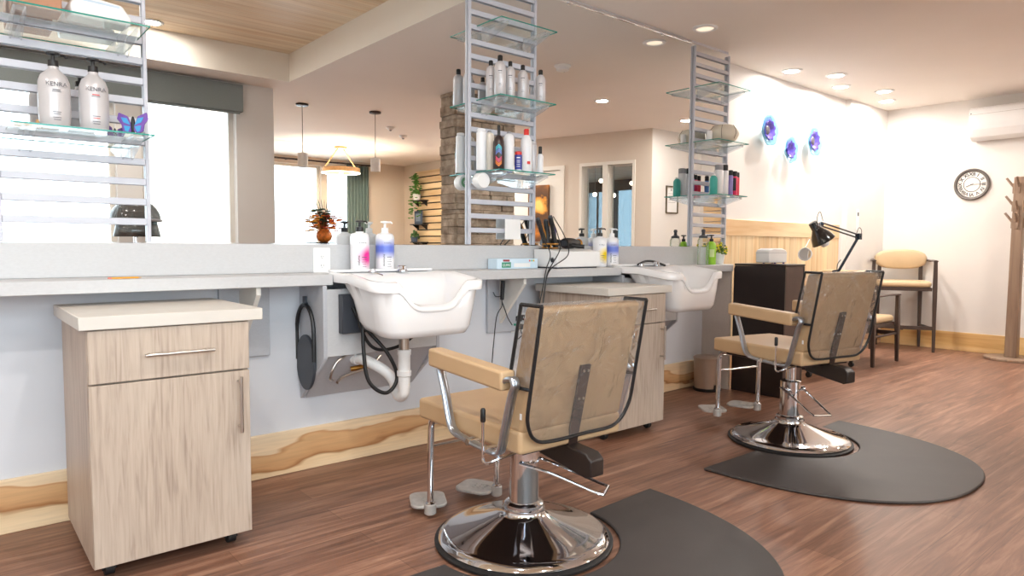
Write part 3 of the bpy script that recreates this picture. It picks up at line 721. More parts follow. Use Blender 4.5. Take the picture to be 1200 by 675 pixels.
# ------------------------------------------------------------------ styling chairs
def tex_vinyl_box(a, b, r, name, parent, m_=None): 
    return MB().box(a, b).build(name, m_ or vinyl, parent, bevel=r, seg=5)
def chair(label, loc, rz, lift, pump):
    t = thing('styling_chair', label, 'salon chair', loc, rz)
    dz = lift
    # base and pump stay in the room's axes -> turned by pump
    m = MB().lathe([(.0, .0), (.33, 0), (.34, .006), (.34, .014), (.328, .018), (0, .018)], 64); m.build('base_ring', black_r, t)
    m = MB().lathe([(.322, .018), (.326, .024), (.318, .034), (.300, .042), (.285, .044), (.24, .055), (.16, .082), (.105, .103), (.085, .114), (.08, .124), (.08, .13), (.06, .13)], 72, cap=False); m.build('base', chrome, t, smooth=35)
    m = MB().lathe([(.07, .125), (.074, .132), (.074, .148), (.064, .155), (.0565, .156)], 48, cap=False); m.build('collar', chrome, t)
    m = MB().lathe([(.0565, .12), (.0565, .352), (.05, .357), (.03, .358)], 48, cap=False); m.build('column', chrome, t)
    m = MB().lathe([(.028, .34), (.028, .40+dz), (.06, .402+dz), (.06, .415+dz)], 32, cap=False); m.build('piston', chrome, t)
    Mp = RZ(pump-rz)
    m = MB()
    A = [(.0, .064, .310), (.10, .062, .288), (.27, .056, .236), (.315, .05, .226)]
    B = [(.0, -.064, .315), (.12, -.062, .29), (.27, -.056, .240), (.315, -.05, .228)]
    m.tube([Mp @ Vector(p) for p in bez(A, 5)], .0055, 8); m.tube([Mp @ Vector(p) for p in bez(B, 5)], .0055, 8)
    m.tube([Mp @ Vector(p) for p in (A[-1], B[-1])], .0055, 8)
    m.cyl(Mp @ Vector((0, .056, .305)), Mp @ Vector((0, .085, .305)), .014)
    m.build('pump_lever', chrome, t)
    # seat
    m = MB().box((-.267, -.241, .434+dz), (.376, .241, .514+dz)); s = m.build('seat', vinyl, t, bevel=.014, seg=4)
    m = MB()
    zt = .5055+dz
    m.tube([(x, y, zt-.001) for x, y in rrect(.316, .2355, .012, 3, .0545, 0)], .0028, 6, closed=True); m.build('welt', vinyl, s)
    m = MB().box((-.22, -.19, .415+dz), (.32, .19, .435+dz)); m.build('seat_frame', brown_m, t, bevel=.004, seg=1)
    # backrest, leaning; drawn upright in (x, z) then sheared by its own slope
    zb, ztp = .505+dz, .928+dz
    def bx(z, f): return (-.183 if f else -.268)+(-.096)*(z-zb)/(ztp-zb)
    poly = [(bx(zb, 1), zb), (bx(ztp, 1), ztp), (bx(ztp, 0), ztp), (bx(zb, 0), zb)]
    b = MB().prism(poly, 'y', -.237, .237).build('backrest', vinyl, t, bevel=.018, seg=4)
    MB().box((-.272, .2375, .555+dz), (-.262, .2385, .575+dz)).build('tag', white_p, b)
    # armrests
    for sgn in (1, -1):
        yi, yo = .236*sgn, .299*sgn
        poly = [(-.239, .650+dz), (.209, .672+dz), (.209, .739+dz), (-.239, .716+dz)]
        a = MB().prism(poly, 'y', yi, yo).build('armrest', vinyl, t, bevel=.010, seg=4)
        ym = .270*sgn
        P = bez([(.16, ym, .668+dz), (.125, ym, .58+dz), (.094, ym, .488+dz), (.065, ym, .452+dz), (.01, ym, .441+dz), (-.09, ym, .434+dz), (-.185, ym, .432+dz), (-.212, ym, .452+dz), (-.235, ym, .53+dz), (-.268, ym, .64+dz), (-.283, ym, .672+dz), (-.275, ym, .694+dz), (-.250, ym, .692+dz), (-.236, ym, .682+dz)], 6)
        m = MB().tube(P, .007, 10, rx=.015)
        m.tube([p+Vector((0, .0, 0))+Vector((0, .014*sgn, 0)) for p in P], .0085, 8)
        m.build('arm_frame', alu, t)
        m = MB()
        for x in (-.04, -.14): m.cyl((x, ym-.03*sgn, .438+dz), (x, .292*sgn, .438+dz), .008, n=10).cyl((x, .288*sgn, .438+dz), (x, .294*sgn, .438+dz), .012, n=6)
        m.build('arm_bolt', chrome, t)
    # recline lever
    m = MB().tube(bez([(-.20, .20, .424+dz), (-.20, .29, .415+dz), (-.175, .308, .400+dz), (-.158, .31, .410+dz), (-.157, .31, .44+dz), (-.157, .31, .545+dz)], 6), .005, 8)
    l = m.build('recline_lever', chrome, t)
    MB().lathe([(.0075, 0), (.009, .004), (.009, .04), (.006, .046), (0, .047)], 14, T(-.157, .31, .537+dz)).build('grip', black_p, l)
    # rear bracket
    sl = -.096/(ztp-zb)
    def rear(z): return bx(z, 0)
    m = MB().prism([(rear(.43+dz)-.012, .425+dz), (rear(.72+dz)-.0125, .72+dz), (rear(.72+dz)-.0015, .72+dz), (rear(.43+dz)-.001, .425+dz)], 'y', -.022, .022)
    br = m.build('back_bar', brown_m, t, bevel=.001, seg=1)
    m = MB()
    for z in (.60, .70):
        for y in (-.01, .01): m.cyl((rear(z+dz)-.012, y, z+dz), (rear(z+dz)-.016, y, z+dz), .005, n=10)
    m.build('bolt', steel, br)
    m = MB().prism([(-.12, .372+dz), (-.36, .340+dz), (-.385, .350+dz), (-.385, .405+dz), (-.36, .425+dz), (-.26, .433+dz), (-.12, .415+dz)], 'y', -.032, .032)
    m.build('recline_block', mat('black painted steel', (38, 30, 28), .35) if 'black painted steel' not in MATS else MATS['black painted steel'], t, bevel=.005, seg=2)
    # clear cover over the back: rear sheet, top, two short sides
    def P_(x, y, z): return (x, y, z)
    off = .010
    g = MB()
    nz_, ny = 14, 12
    vs = []; fs = []
    zlow = .47+dz
    rows = []
    for j in range(nz_+1):
        f = j/nz_; z = ztp+.006-(ztp+.006-zlow)*f
        row = []
        for i in range(ny+1):
            u = -1+2*i/ny
            hw = .246-(.0 if f < .8 else .035*((f-.8)/.2)**2)
            bulge = .012+.030*f+.008*math.sin(u*4+f*6)*f*(1-abs(u))
            zz = z+(.028*(abs(u)**8)*f)
            row.append((bx(zz, 0)-bulge*.6-.004, u*hw, zz))
        rows.append(row)
    # front top edge first
    top = [(bx(ztp, 1)+.004, -.246+.492*i/ny, ztp+.006) for i in range(ny+1)]
    g.loops([top]+rows, False, False, closed=False)
    for sgn in (1, -1):
        col = ny if sgn > 0 else 0
        zs = ztp+.006; ze = .66+dz
        a = []; b_ = []
        for j in range(8):
            z = zs-(zs-ze)*j/7
            a.append((bx(z, 1)+.004, sgn*.247, z)); b_.append((bx(z, 0)-.012-.03*j/12, sgn*.247, z))
        g.loops([a, b_], False, False, closed=False)
    cv = g.build('clear_cover', cover_gl, t, smooth=80)
    m = MB(); r_ = .0064
    for sgn in (1, -1):
        i = ny if sgn > 0 else 0
        P = [top[i]]+[rows[0][i]]
        m.tube(P, r_, 8)
        m.tube([top[i], (bx(.66+dz, 1)+.004, sgn*.247, .66+dz)], r_, 8)
        m.tube([(bx(.66+dz, 1)+.004, sgn*.247, .66+dz), (bx(.66+dz, 0)-.022, sgn*.247, .663+dz)], r_*.9, 8)
    rim = [rows[j][0] for j in range(nz_+1)]+rows[nz_][1:-1]+[rows[j][ny] for j in range(nz_, -1, -1)]
    m.tube(bez(rim, 3), r_, 8)
    m.build('piping', black_p, cv)
    # footrest
    for sgn in (1, -1):
        m = MB(); y = .172*sgn
        m.tube(bez([(.30, y, .424+dz), (.355, y, .422+dz), (.385, y, .40+dz), (.392, y, .34+dz), (.395, y, .20+dz), (.398, y, .05+dz)], 6), .0135, 12)
        m.lathe([(.016, -.025), (.021, -.02), (.021, .022), (.016, .027), (.0135, .028)], 20, T(.398, y, .04+dz), cap=True)
        m.build('footrest_tube', chrome, t)
    m = MB()
    for z, x in ((.395, .385), (.30, .393)): m.tube([(x, -.172, z+dz), (x, .172, z+dz)], .005, 8)
    m.build('footrest_rung', steel, t)
    for sgn in (1, -1):
        ca = math.radians(26)*-sgn
        Mq = T(.398, .172*sgn, .03+dz) @ RZ(ca)
        m = MB().prism(rrect(.085, .076, .04, 5, .098, 0), 'z', 0, .014, Mq)
        pd = m.build('foot_pad', grey_pad, t, bevel=.004, seg=2)
        m = MB()
        for k in range(9): m.box((.05+.025*(k % 3), -.025+.02*(k//3), .014), (.062+.025*(k % 3), -.015+.02*(k//3), .0165), Mq)
        m.lathe([(.016, -.018), (.025, -.012), (.025, .026), (.018, .032), (.0137, .032)], 18, T(.398, .172*sgn, .03+dz), cap=False)
        m.box((.0, -.016, .0), (.04, .016, .013), Mq)
        m.build('pad_grip', grey_pad, pd)
    return t
chair('tan vinyl styling chair with clear back cover in front of the first basin', (1.674, 1.91, 0), 1.545, 0, math.radians(-58))
chair('tan vinyl styling chair with clear back cover beside the espresso cabinet', (3.744, 1.934, 0), 1.353, .06, math.radians(-122))

# floor mats, D shaped with a notch for the chair base
def floor_mat_thing(cx, cy, bx_, by_, label, wl, wr, depth):
    P = []
    n = 40; R0 = .365
    # straight edge from +wr to the notch, notch arc, straight to -wl, then the half ellipse
    P.append((wr, 0))
    nx, ny = bx_-cx, by_-cy
    aa = []
    for k in range(25):
        a = -PI*k/24
        x, y = nx+R0*math.cos(a), ny+R0*math.sin(a)
        if y <= 0: aa.append((x, y))
    P += aa
    P.append((-wl, 0))
    m_ = (wr-wl)/2; hw = (wr+wl)/2
    for k in range(1, n):
        a = PI+PI*k/n
        P.append((m_+hw*abs(math.cos(a))**.85*(1 if math.cos(a) > 0 else -1), depth*(-abs(math.sin(a))**.85)))
    o = MB().prism(P, 'z', 0.0005, .014).build('floor_mat', mat_rub, loc=(cx, cy, 0), bevel=.009, seg=3)
    return tag(o, label, 'anti-fatigue mat')
floor_mat_thing(3.70, 1.94, 3.744, 1.934, 'black D-shaped rubber mat around the base of the chair beside the espresso cabinet', .80, .69, .97)
floor_mat_thing(1.68, 1.93, 1.674, 1.91, 'black D-shaped rubber mat around the base of the chair in front of the first basin', .74, .78, .95)
# ------------------------------------------------------------------ shelf towers on the mirror
def tower(x0, x1, ztop, label, shelves, step=.0835, z0=1.215):
    t = thing('shelf_tower', label, 'wall shelf', ((x0+x1)/2, W, 1.128))
    ox = (x0+x1)/2
    def P(mb, name, m_, par=None, **k):
        mb.v = [(a-ox, b-W, c-1.128) for a, b, c in mb.v]
        return mb.build(name, m_, par or t, **k)
    yb, yf = W-.0055, W-.026
    for x in (x0, x1-.015): P(MB().box((x, yf, 1.1295), (x+.015, yb, ztop)), 'upright', white_m, bevel=.003, seg=2)
    z = z0
    while z < ztop-.02:
        P(MB().box((x0+.015, yf+.004, z-.014), (x1-.015, yb-.006, z+.014)), 'rail', white_m, bevel=.002, seg=1)
        z += step
    for sx0, sx1, zs in shelves:
        m = MB().box((sx0, 2.975, zs), (sx1, yf-.002, zs+.007))
        g = P(m, 'glass_shelf', teal_gl, smooth=0)
        e = MB()
        e.box((sx0, 2.9735, zs+.0005), (sx1, 2.975, zs+.0065)).box((sx0-.0012, 2.975, zs+.0005), (sx0, yf-.002, zs+.0065)).box((sx1, 2.975, zs+.0005), (sx1+.0012, yf-.002, zs+.0065))
        P(e, 'polished_edge', teal_edge, g, smooth=0)
        for xb in (sx0+.035, sx1-.075):
            m = MB()
            for xx in (xb, xb+.034): m.prism([(yf-.001, zs-.075), (yf-.001, zs-.0005), (3.0, zs-.0005), (3.0, zs-.018)], 'x', xx, xx+.006)
            m.box((xb+.006, yf-.008, zs-.07), (xb+.034, yf-.001, zs-.02)).box((xb+.006, 3.0, zs-.018), (xb+.034, 3.004, zs-.001))
            P(m, 'bracket', acryl, smooth=0)
    return t
tower(.168, .69, 2.70, 'white shelf tower with two silver pump bottles and a purple butterfly', [(.205, .662, 1.545), (.19, .655, 1.962)])
tower(2.365, 2.885, 2.70, 'white shelf tower crowded with hair spray bottles', [(2.412, 2.84, 1.548), (2.415, 2.842, 1.962), (2.418, 2.845, 2.385)])
tower(4.545, 5.03, 2.69, 'white shelf tower at the end of the mirror, above the yellow flowers', [(4.54, 4.965, 1.525), (4.54, 4.968, 1.94), (4.537, 4.978, 2.362)])

# ------------------------------------------------------------------ bottles
silver_b = mat('pearl silver plastic', (200, 197, 199), .3, .15, var=.02)
white_b = mat('white bottle plastic', (236, 237, 240), .3, var=.01)
red_b = mat('red cap', (214, 44, 38), .4, var=.03)
blue_b = mat('navy label', (52, 62, 150), .4)
grey_b = mat('grey cap', (150, 150, 154), .4)
pink_b = mat('magenta tube', (226, 40, 96), .35)
lil_b = mat('lilac tube', (140, 128, 190), .35)
teal_b = mat('teal bottle', (62, 170, 160), .35)
sky_b = mat('blue tube', (80, 140, 206), .35)
brown_b = mat('dark brown bottle', (58, 44, 42), .3)
green_b = mat('green soap bottle', (150, 206, 60), .25)
ink = mat('grey print', (96, 96, 104), .5)
def pump_head(t, z, m_, r=.016, ang=0, tall=.05, nl=.045):
    p = MB().lathe([(r, z), (r+.002, z+.002), (r+.001, z+.022), (.007, z+.024), (.006, z+tall-.006)], 18).build('pump', m_, t)
    m = MB().lathe([(.004, z+tall-.008), (.022, z+tall-.004), (.022, z+tall+.003), (.006, z+tall+.006), (0, z+tall+.006)], 16)
    d = Vector((math.cos(ang), math.sin(ang), 0))
    m.tube([d*.008+Vector((0, 0, z+tall-.001)), d*nl*.8+Vector((0, 0, z+tall-.001)), d*nl+Vector((0, 0, z+tall-.008))], .0045, 8)
    m.build('nozzle', m_, p)
    return p
def body(t, prof, m_, n=32, name='bottle_body', sy=1):
    return MB().lathe(prof, n, Matrix.Diagonal((1, sy, 1, 1))).build(name, m_, t, smooth=50)
def face_cam(loc): return math.atan2(-loc[1], -loc[0])          # heading of the camera side as seen from a bottle
def art_text(t, par, txt, size, z, r, loc, m_, sy=1, vertical=False, da=0, off=.0006):
    """lettering wrapped flat against the side that faces the room"""
    a = face_cam(loc)+da
    rr = r*math.sqrt(math.cos(a)**2+(sy*math.sin(a))**2)+off
    M = RZ(a) @ T(rr, 0, z) @ RZ(PI/2) @ RX(PI/2)
    if vertical: M = M @ RZ(PI/2)
    return MB().text(txt, size, M).build('lettering', m_, par, smooth=0)
def label_patch(par, r, z0, z1, a0, a1, m_, name='label_print', n=10, sy=1, off=.0008):
    m = MB(); L = []
    for z in (z0, z1): L.append([((r+off)*math.cos(a0+(a1-a0)*k/n), sy*(r+off)*math.sin(a0+(a1-a0)*k/n), z) for k in range(n+1)])
    m.loops(L, False, False, closed=False)
    return m.build(name, m_, par)

def print_bar(par, r, z, hgt, wid, loc, m_, da=0, off=.001):
    a = face_cam(loc)+da; s = wid/r/2
    return label_patch(par, r, z-hgt/2, z+hgt/2, a-s, a+s, m_, 'print_line', 6, off=off)
# silver pump bottles on the first tower
def silver_pump(loc, r, label, oval, red):
    t = thing('pump_bottle', label, 'bottle', loc, group=None)
    a = face_cam(loc)
    b = body(t, [(r*.86, 0), (r*.93, .004), (r, .05), (r*1.0, .13), (r*.97, .165), (r*.80, .19), (r*.45, .207), (.017, .214), (.017, .222), (0, .222)], silver_b)
    art_text(t, b, 'KENRA', .021, .150, r, loc, ink, da=.15)
    print_bar(b, r, .130, .0035, .024, loc, red_b if red else ink, .15); print_bar(b, r, .124, .0022, .028, loc, ink, .15)
    for k, z in enumerate((.050, .043, .030, .022)): print_bar(b, r, z, .0025, .026-.004*(k % 2), loc, red_b if (red and k == 1) else ink, .15)
    pump_head(t, .222, black_p, ang=a+1.9, tall=.048)
    return t
silver_pump((.345, 3.06, 1.5535), .052, 'pearl silver pump bottle with plain grey print, further from the purple butterfly', True, False)
silver_pump((.472, 3.06, 1.5535), .050, 'pearl silver pump bottle with red small print, beside the purple butterfly', False, True)
# butterfly
t = thing('butterfly_ornament', 'painted purple and blue butterfly ornament at the end of the glass shelf', 'ornament', (.60, 3.04, 1.5535), -.7)
pu = mat('purple paint', (120, 84, 168), .45); bl = mat('bright blue paint', (70, 160, 214), .45)
m = MB().ball((0, 0, .035), (.008, .008, .036), 10, 7); m.build('body', black_p, t)
for s in (1, -1):
    m = MB(); m.prism([(s*.004, .03), (s*.02, .07), (s*.055, .085), (s*.062, .06), (s*.045, .038), (s*.04, .012), (s*.022, .002), (s*.004, .012)], 'y', -.004, .004, RY(.0)); w_ = m.build('wing', pu, t, bevel=.002, seg=1)
    m = MB(); m.prism([(s*.008, .035), (s*.022, .062), (s*.045, .066), (s*.035, .046)], 'y', -.0055, -.004); m.prism([(s*.008, .03), (s*.034, .034), (s*.03, .014), (s*.018, .008)], 'y', -.0055, -.004); m.build('wing_patch', bl, w_)
# brush on the shelf behind the bottles
wd = mat('pale brush wood', (206, 160, 108), .5, var=.1, scale=30)
t = thing('massage_brush', 'small wooden massage brush lying on the glass shelf under the silver bottles', 'brush', (.27, 3.14, 1.5535), -.1)
MB().cyl((-.045, 0, .012), (.02, 0, .012), .010).build('handle', wd, t)
m = MB()
for k in range(4): m.lathe([(.010, 0), (.017, .003), (.017, .015), (.010, .018)], 16, T(.022+.018*k, 0, .018) @ RY(PI/2))
m.build('roller', wd, t)
# top shelf of the first tower
t = thing('cardboard_box', 'brown printed cardboard box lying on the upper shelf of the first tower', 'box', (.30, 3.085, 1.9705))
kb = mat('brown printed card', (176, 128, 100), .7, var=.12, scale=25)
MB().box((-.075, -.06, 0), (.075, .06, .11)).build('carton', kb, t, bevel=.003, seg=1)
o = MB().box((-.075, -.012, .1101), (.075, .012, .1106)).build('tape', lam_d, t)
t = thing('folded_sachet', 'white folded paper sachet on the upper shelf of the first tower', 'sachet', (.50, 3.085, 1.9705), .1)
MB().prism([(-.10, .0), (.10, 0), (.105, .03), (.07, .075), (-.08, .085), (-.105, .04)], 'y', -.05, .05).build('pouch', white_p, t, bevel=.01, seg=3)
MB().box((-.07, -.0505, .06), (.06, .0505, .068)).build('fold', mat('pale blue paper', (196, 214, 230), .6), t)

# hair products on the middle tower
def can(loc, r, hgt, label, bm_, cm_, cap_h=.03, cap_r=None, shoulder=.035, group=None, art=None, tip=None, cat='bottle', name='spray_bottle'):
    t = thing(name, label, cat, loc, group=group)
    cr = cap_r or r*.42
    hb = hgt-cap_h
    b = body(t, [(r*.9, 0), (r, .004), (r, hb-shoulder), (r*.93, hb-shoulder*.6), (r*.7, hb-shoulder*.22), (cr*1.02, hb), (0, hb)], bm_, 24)
    c = MB().lathe([(cr, hb-.001), (cr, hgt-.004), (cr*.8, hgt), (0, hgt)], 18).build('cap', cm_, t)
    if art: art(t, b)
    return t
g = 'silver bottles on the middle shelf'
def sil_art(z, txt='KENRA'):
    def f(t, b):
        loc = t.location
        r_ = max(v.co.x for v in b.data.vertices)
        for dz_, h_, w_ in ((0, .005, .022), (-.012, .002, .016), (-.07, .002, .014), (-.078, .002, .018)): print_bar(b, r_, z+dz_, h_, w_, loc, ink, off=.0006)
    return f
zs = 1.9695
can((2.452, 3.11, zs), .029, .212, 'silver bottle with black cap standing behind the tallest one, against the mirror', silver_b, black_p, art=sil_art(.12))
can((2.447, 3.02, zs), .033, .222, 'tallest silver bottle with black cap at the shelf corner, upper row', silver_b, black_p, .034, art=sil_art(.13))
can((2.530, 3.03, zs), .028, .205, 'silver bottle with black cap next after the tallest, front row', silver_b, black_p, art=sil_art(.12))
can((2.625, 3.03, zs), .030, .200, 'silver bottle with black cap in the middle of the upper front row', silver_b, black_p, art=sil_art(.12))
can((2.715, 3.11, zs), .024, .190, 'slim silver bottle with black cap standing behind the last two', silver_b, black_p, art=sil_art(.11))
can((2.765, 3.03, zs), .030, .196, 'last silver bottle with black cap at the outer end of the row', silver_b, black_p, art=sil_art(.11))
can((2.615, 3.13, zs), .022, .16, 'short silver bottle with black cap half hidden at the back of the shelf', silver_b, black_p)
zs = 1.5555
def dark_art(t, b):
    a = face_cam(t.location)
    cols = [(70, 200, 220), (110, 140, 220), (240, 90, 130), (250, 140, 60)]
    for k, cc in enumerate(cols):
        m = MB(); r = .0335; zc = .105-.024*k; s0, s1 = a-.55, a+.55
        up = 1 if k < 2 else -1
        for j in range(2):
            z = zc+.011*j
            L = [[], []]
            for q in range(11):
                an = s0+(s1-s0)*q/10; dz = up*.018*(1-abs(q-5)/5)
                L[0].append((r*math.cos(an), r*math.sin(an), z+dz)); L[1].append((r*math.cos(an), r*math.sin(an), z+dz+.007))
            m.loops(L, False, False, closed=False)
        m.build('chevron_print', mat('chevron print %d' % k, cc, .4), b)
can((2.452, 3.035, zs), .033, .25, 'dark brown spray bottle with rainbow chevrons on the glass shelf', brown_b, black_p, .055, .009, .06, art=dark_art)
can((2.392, 3.12, zs), .029, .235, 'plain white can with pale cap behind the dark chevron bottle, by the tower upright', white_b, white_b, .012, .024, .012)
can((2.455, 3.125, zs), .026, .232, 'plain cream can right behind the dark chevron bottle', mat('cream can', (236, 228, 216), .35), grey_b, .012, .012, .015)
can((2.535, 3.045, zs), .031, .225, 'white can with small grey nozzle next to the dark chevron bottle', white_b, grey_b, .012, .011, .03)
def blue_art(t, b):
    a = face_cam(t.location)
    label_patch(b, .021, .01, .095, a-1.5, a+1.5, blue_b)
    [print_bar(b, .0215, z_, .006 if z_ > .07 else .003, .02, t.location, white_p, off=.0012) for z_ in (.078, .062, .052, .040, .028)]
can((2.595, 3.03, zs), .021, .115, 'short blue bottle with red cap between two white cans', white_b, red_b, .02, .02, .004, art=blue_art)
can((2.60, 3.12, zs), .020, .18, 'slim navy can with dark top behind the short blue bottle', blue_b, brown_b, .05, .018, .01)
def red_art(t, b):
    a = face_cam(t.location)
    label_patch(b, .034, .045, .062, a+.15, a+.75, red_b)
can((2.660, 3.035, zs), .034, .252, 'big white can with bright red cap on the lower glass shelf', white_b, red_b, .036, .015, .05, art=red_art)
can((2.735, 3.06, zs), .023, .19, 'slim silver can beside the red capped white can', silver_b, silver_b, .012, .020, .012)
can((2.785, 3.05, zs), .019, .165, 'small white bottle with black cap at the shelf end', white_b, black_p, .045, .011, .015)
# things hung from the middle tower
t = thing('neck_strip_roll', 'round white roll hung from the tower just under the lower glass shelf', 'roll', (2.398, 3.13, 1.497))
MB().lathe([(.010, -.028), (.042, -.028), (.045, -.022), (.045, .022), (.042, .028), (.010, .028)], 32, RX(PI/2)).build('roll', white_p, t)
MB().box((-.006, .028, -.004), (.006, .064, .004)).build('hook', chrome, t)
MB().lathe([(.012, -.0295), (.030, -.0295)], 24, RX(PI/2), cap=False).build('green_ring', mat('green print', (120, 170, 130), .5), t)
t = thing('paper_card', 'small blank white card hung on the lower rails of the middle tower', 'card', (2.68, 3.178, 1.225))
MB().box((-.062, -.002, -.062), (.062, .002, .06)).build('card', white_p, t, bevel=.001, seg=1)
MB().tube([(-.0, .002, .058), (0, .008, .07)], .002, 6).build('clip', chrome, t)

# products on the end tower
zs = 1.5325
can((4.605, 3.05, zs), .030, .155, 'teal bottle on the end tower', teal_b, white_p, .012, .014, .03)
can((4.675, 3.05, zs), .034, .232, 'wide white bottle with grey cap on the end tower', white_b, grey_b, .04, .032, .006)
can((4.755, 3.05, zs), .030, .238, 'slimmer white bottle with tall black cap on the end tower', white_b, black_p, .045, .026, .006)
can((4.822, 3.04, zs), .021, .20, 'lilac tube with black cap standing on the end tower', lil_b, black_p, .04, .02, .004, name='tube')
def pk_art(t, b):
    a = face_cam(t.location); label_patch(b, .023, .04, .14, a-.6, a+.6, black_p)
can((4.872, 3.035, zs), .023, .195, 'magenta tube with a black panel on the end tower', pink_b, black_p, .04, .021, .004, art=pk_art, name='tube')
can((4.918, 3.04, zs), .019, .19, 'plain coral red tube with black cap on the end tower', mat('coral tube', (224, 60, 84), .35), black_p, .04, .018, .004, name='tube')
can((4.948, 3.10, zs), .019, .186, 'blue tube with black cap last on the end tower', sky_b, black_p, .04, .018, .004, name='tube')
t = thing('ribbed_vase', 'round cream vase with dark ribs on the middle shelf of the end tower', 'vase', (4.765, 3.07, 1.9475))
cream = mat('cream ceramic', (222, 216, 200), .5)
b = body(t, [(.06, 0), (.095, .02), (.115, .06), (.112, .09), (.085, .125), (.05, .135), (.045, .13), (0, .125)], cream)
m = MB()
for k in range(6):
    a = PI*k/3+.4
    m.tube([(r*math.cos(a), r*math.sin(a), z) for r, z in ((.0965, .02), (.1165, .06), (.1135, .09), (.0865, .125))], .002, 6)
m.build('rib', mat('dark twine', (120, 104, 84), .7), t)
t = thing('candle', 'small white pillar candle beside the ribbed vase', 'candle', (4.61, 3.10, 1.9475))
MB().lathe([(.022, 0), (.022, .075), (.018, .078), (0, .076)], 20).build('wax', white_p, t); MB().cyl((0, 0, .076), (0, 0, .086), .0012, n=6).build('wick', black_p, t)

# big pump bottles on the counter
def big_pump(loc, label, hue, pm, txt):
    t = thing('pump_bottle', label, 'bottle', loc)
    r = .047; a = face_cam(loc)
    b = body(t, [(r*.93, 0), (r, .004), (r, .178), (r*.97, .186), (r*.80, .196), (.020, .200), (.020, .205), (0, .205)], white_b)
    # colour wash on the label that fades out, as printed
    m, nt, out = base_mat('wash '+label[:18])
    p = N(nt, 'ShaderNodeBsdfPrincipled'); p.inputs['Roughness'].default_value = .3
    tc = N(nt, 'ShaderNodeTexCoord'); sx = N(nt, 'ShaderNodeSeparateXYZ'); nt.links.new(tc.outputs['Object'], sx.inputs[0])
    if hue[0] == 'side':
        q = N(nt, 'ShaderNodeVectorMath', operation='DISTANCE'); an = a+.95
        q.inputs[1].default_value = (r*math.cos(an), r*math.sin(an), .078)
        nt.links.new(tc.outputs['Object'], q.inputs[0]); src = q.outputs['Value']
        mr = N(nt, 'ShaderNodeMapRange'); mr.inputs['From Min'].default_value = .02; mr.inputs['From Max'].default_value = .062; mr.inputs['To Min'].default_value = 1; mr.inputs['To Max'].default_value = 0
        nt.links.new(src, mr.inputs['Value'])
    else:
        q = N(nt, 'ShaderNodeMath', operation='SUBTRACT'); q.inputs[1].default_value = .118; nt.links.new(sx.outputs[2], q.inputs[0])
        q2 = N(nt, 'ShaderNodeMath', operation='ABSOLUTE'); nt.links.new(q.outputs[0], q2.inputs[0])
        mr = N(nt, 'ShaderNodeMapRange'); mr.inputs['From Min'].default_value = .012; mr.inputs['From Max'].default_value = .055; mr.inputs['To Min'].default_value = .95; mr.inputs['To Max'].default_value = 0
        nt.links.new(q2.outputs[0], mr.inputs['Value'])
    mx = N(nt, 'ShaderNodeMix', data_type='RGBA'); mx.inputs[6].default_value = lin((238, 238, 242)); mx.inputs[7].default_value = lin(hue[1])
    nt.links.new(mr.outputs[0], mx.inputs[0]); nt.links.new(mx.outputs[2], p.inputs['Base Color']); nt.links.new(p.outputs[0], out.inputs[0])
    label_patch(b, r, .008, .176, a-1.75, a+1.75, m, n=40)
    if txt: art_text(t, b, txt, .017, .06, r, loc, black_p, vertical=True, da=-.1, off=.002)
    art_text(t, b, 'K E N R A', .0085, .148, r, loc, ink, da=.30, off=.002)
    for k in range(5): print_bar(b, r, .076-.012*k, .0035 if k == 0 else .002, (.026, .022, .026, .018, .024)[k], loc, ink, .48, off=.0016)
    pump_head(t, .205, pm, r=.017, ang=a+1.2, tall=.052, nl=.04)
    return t
big_pump((1.630, 3.136, .9855), 'white pump bottle with pink wash and black pump, on the counter by the wall socket', ('side', (232, 40, 150)), black_p, 'volume')
big_pump((1.774, 3.136, .9855), 'white pump bottle with blue band and white pump, behind the first basin', ('band', (84, 110, 210)), white_p, 'moisture')
big_pump((3.415, 3.135, .9855), 'white pump bottle with yellow wash and black pump, behind the second basin', ('side', (246, 214, 20)), black_p, '')
big_pump((3.535, 3.135, .9855), 'white pump bottle with blue band and white pump, behind the second basin', ('band', (84, 110, 210)), white_p, 'moisture')
# pencil
t = thing('pencil', 'orange pencil lying on the counter edge above the first cabinet', 'pencil', (.50, 2.985, .9895), .12)
MB().cyl((0, 0, 0), (.095, 0, 0), .0038, n=6).build('shaft', mat('orange paint', (232, 160, 50), .4), t)
MB().cyl((.095, 0, 0), (.108, 0, 0), .0038, .0006, 6).build('tip', wd, t); MB().cyl((-.012, 0, 0), (0, 0, 0), .0037, n=8).build('eraser', mat('pink eraser', (210, 130, 120), .6), t)
# box of wipes
t = thing('wipes_box', 'pale blue printed box of wipes on the counter against the backsplash', 'box', (2.69, 3.15, .9855))
pb = mat('pale blue card', (206, 226, 240), .45, var=.02)
b = MB().box((-.19, -.045, 0), (.132, .045, .062)).build('carton', pb, t, bevel=.002, seg=1)
m = MB().box((-.155, -.0456, .008), (-.085, -.045, .04)); m.build('green_panel', mat('green print panel', (50, 140, 110), .5), b)
MB().text('GUMS', .021, T(-.12, -.0458, .022) @ RX(PI/2)).build('lettering', white_p, b, smooth=0)
MB().box((-.145, -.0456, .044), (-.095, -.045, .056)).build('brand_panel', mat('maroon print', (150, 50, 60), .5), b)
MB().box((-.06, -.0456, .010), (.07, -.045, .034)).build('white_panel', white_p, b)
for k, cc in enumerate(((226, 90, 90), (90, 190, 160), (236, 200, 40))): MB().cyl((.065+.016*k, -.045, .048), (.065+.016*k, -.0457, .048), .006, n=14).build('dot_print', mat('dot print %d' % k, cc, .5), b)
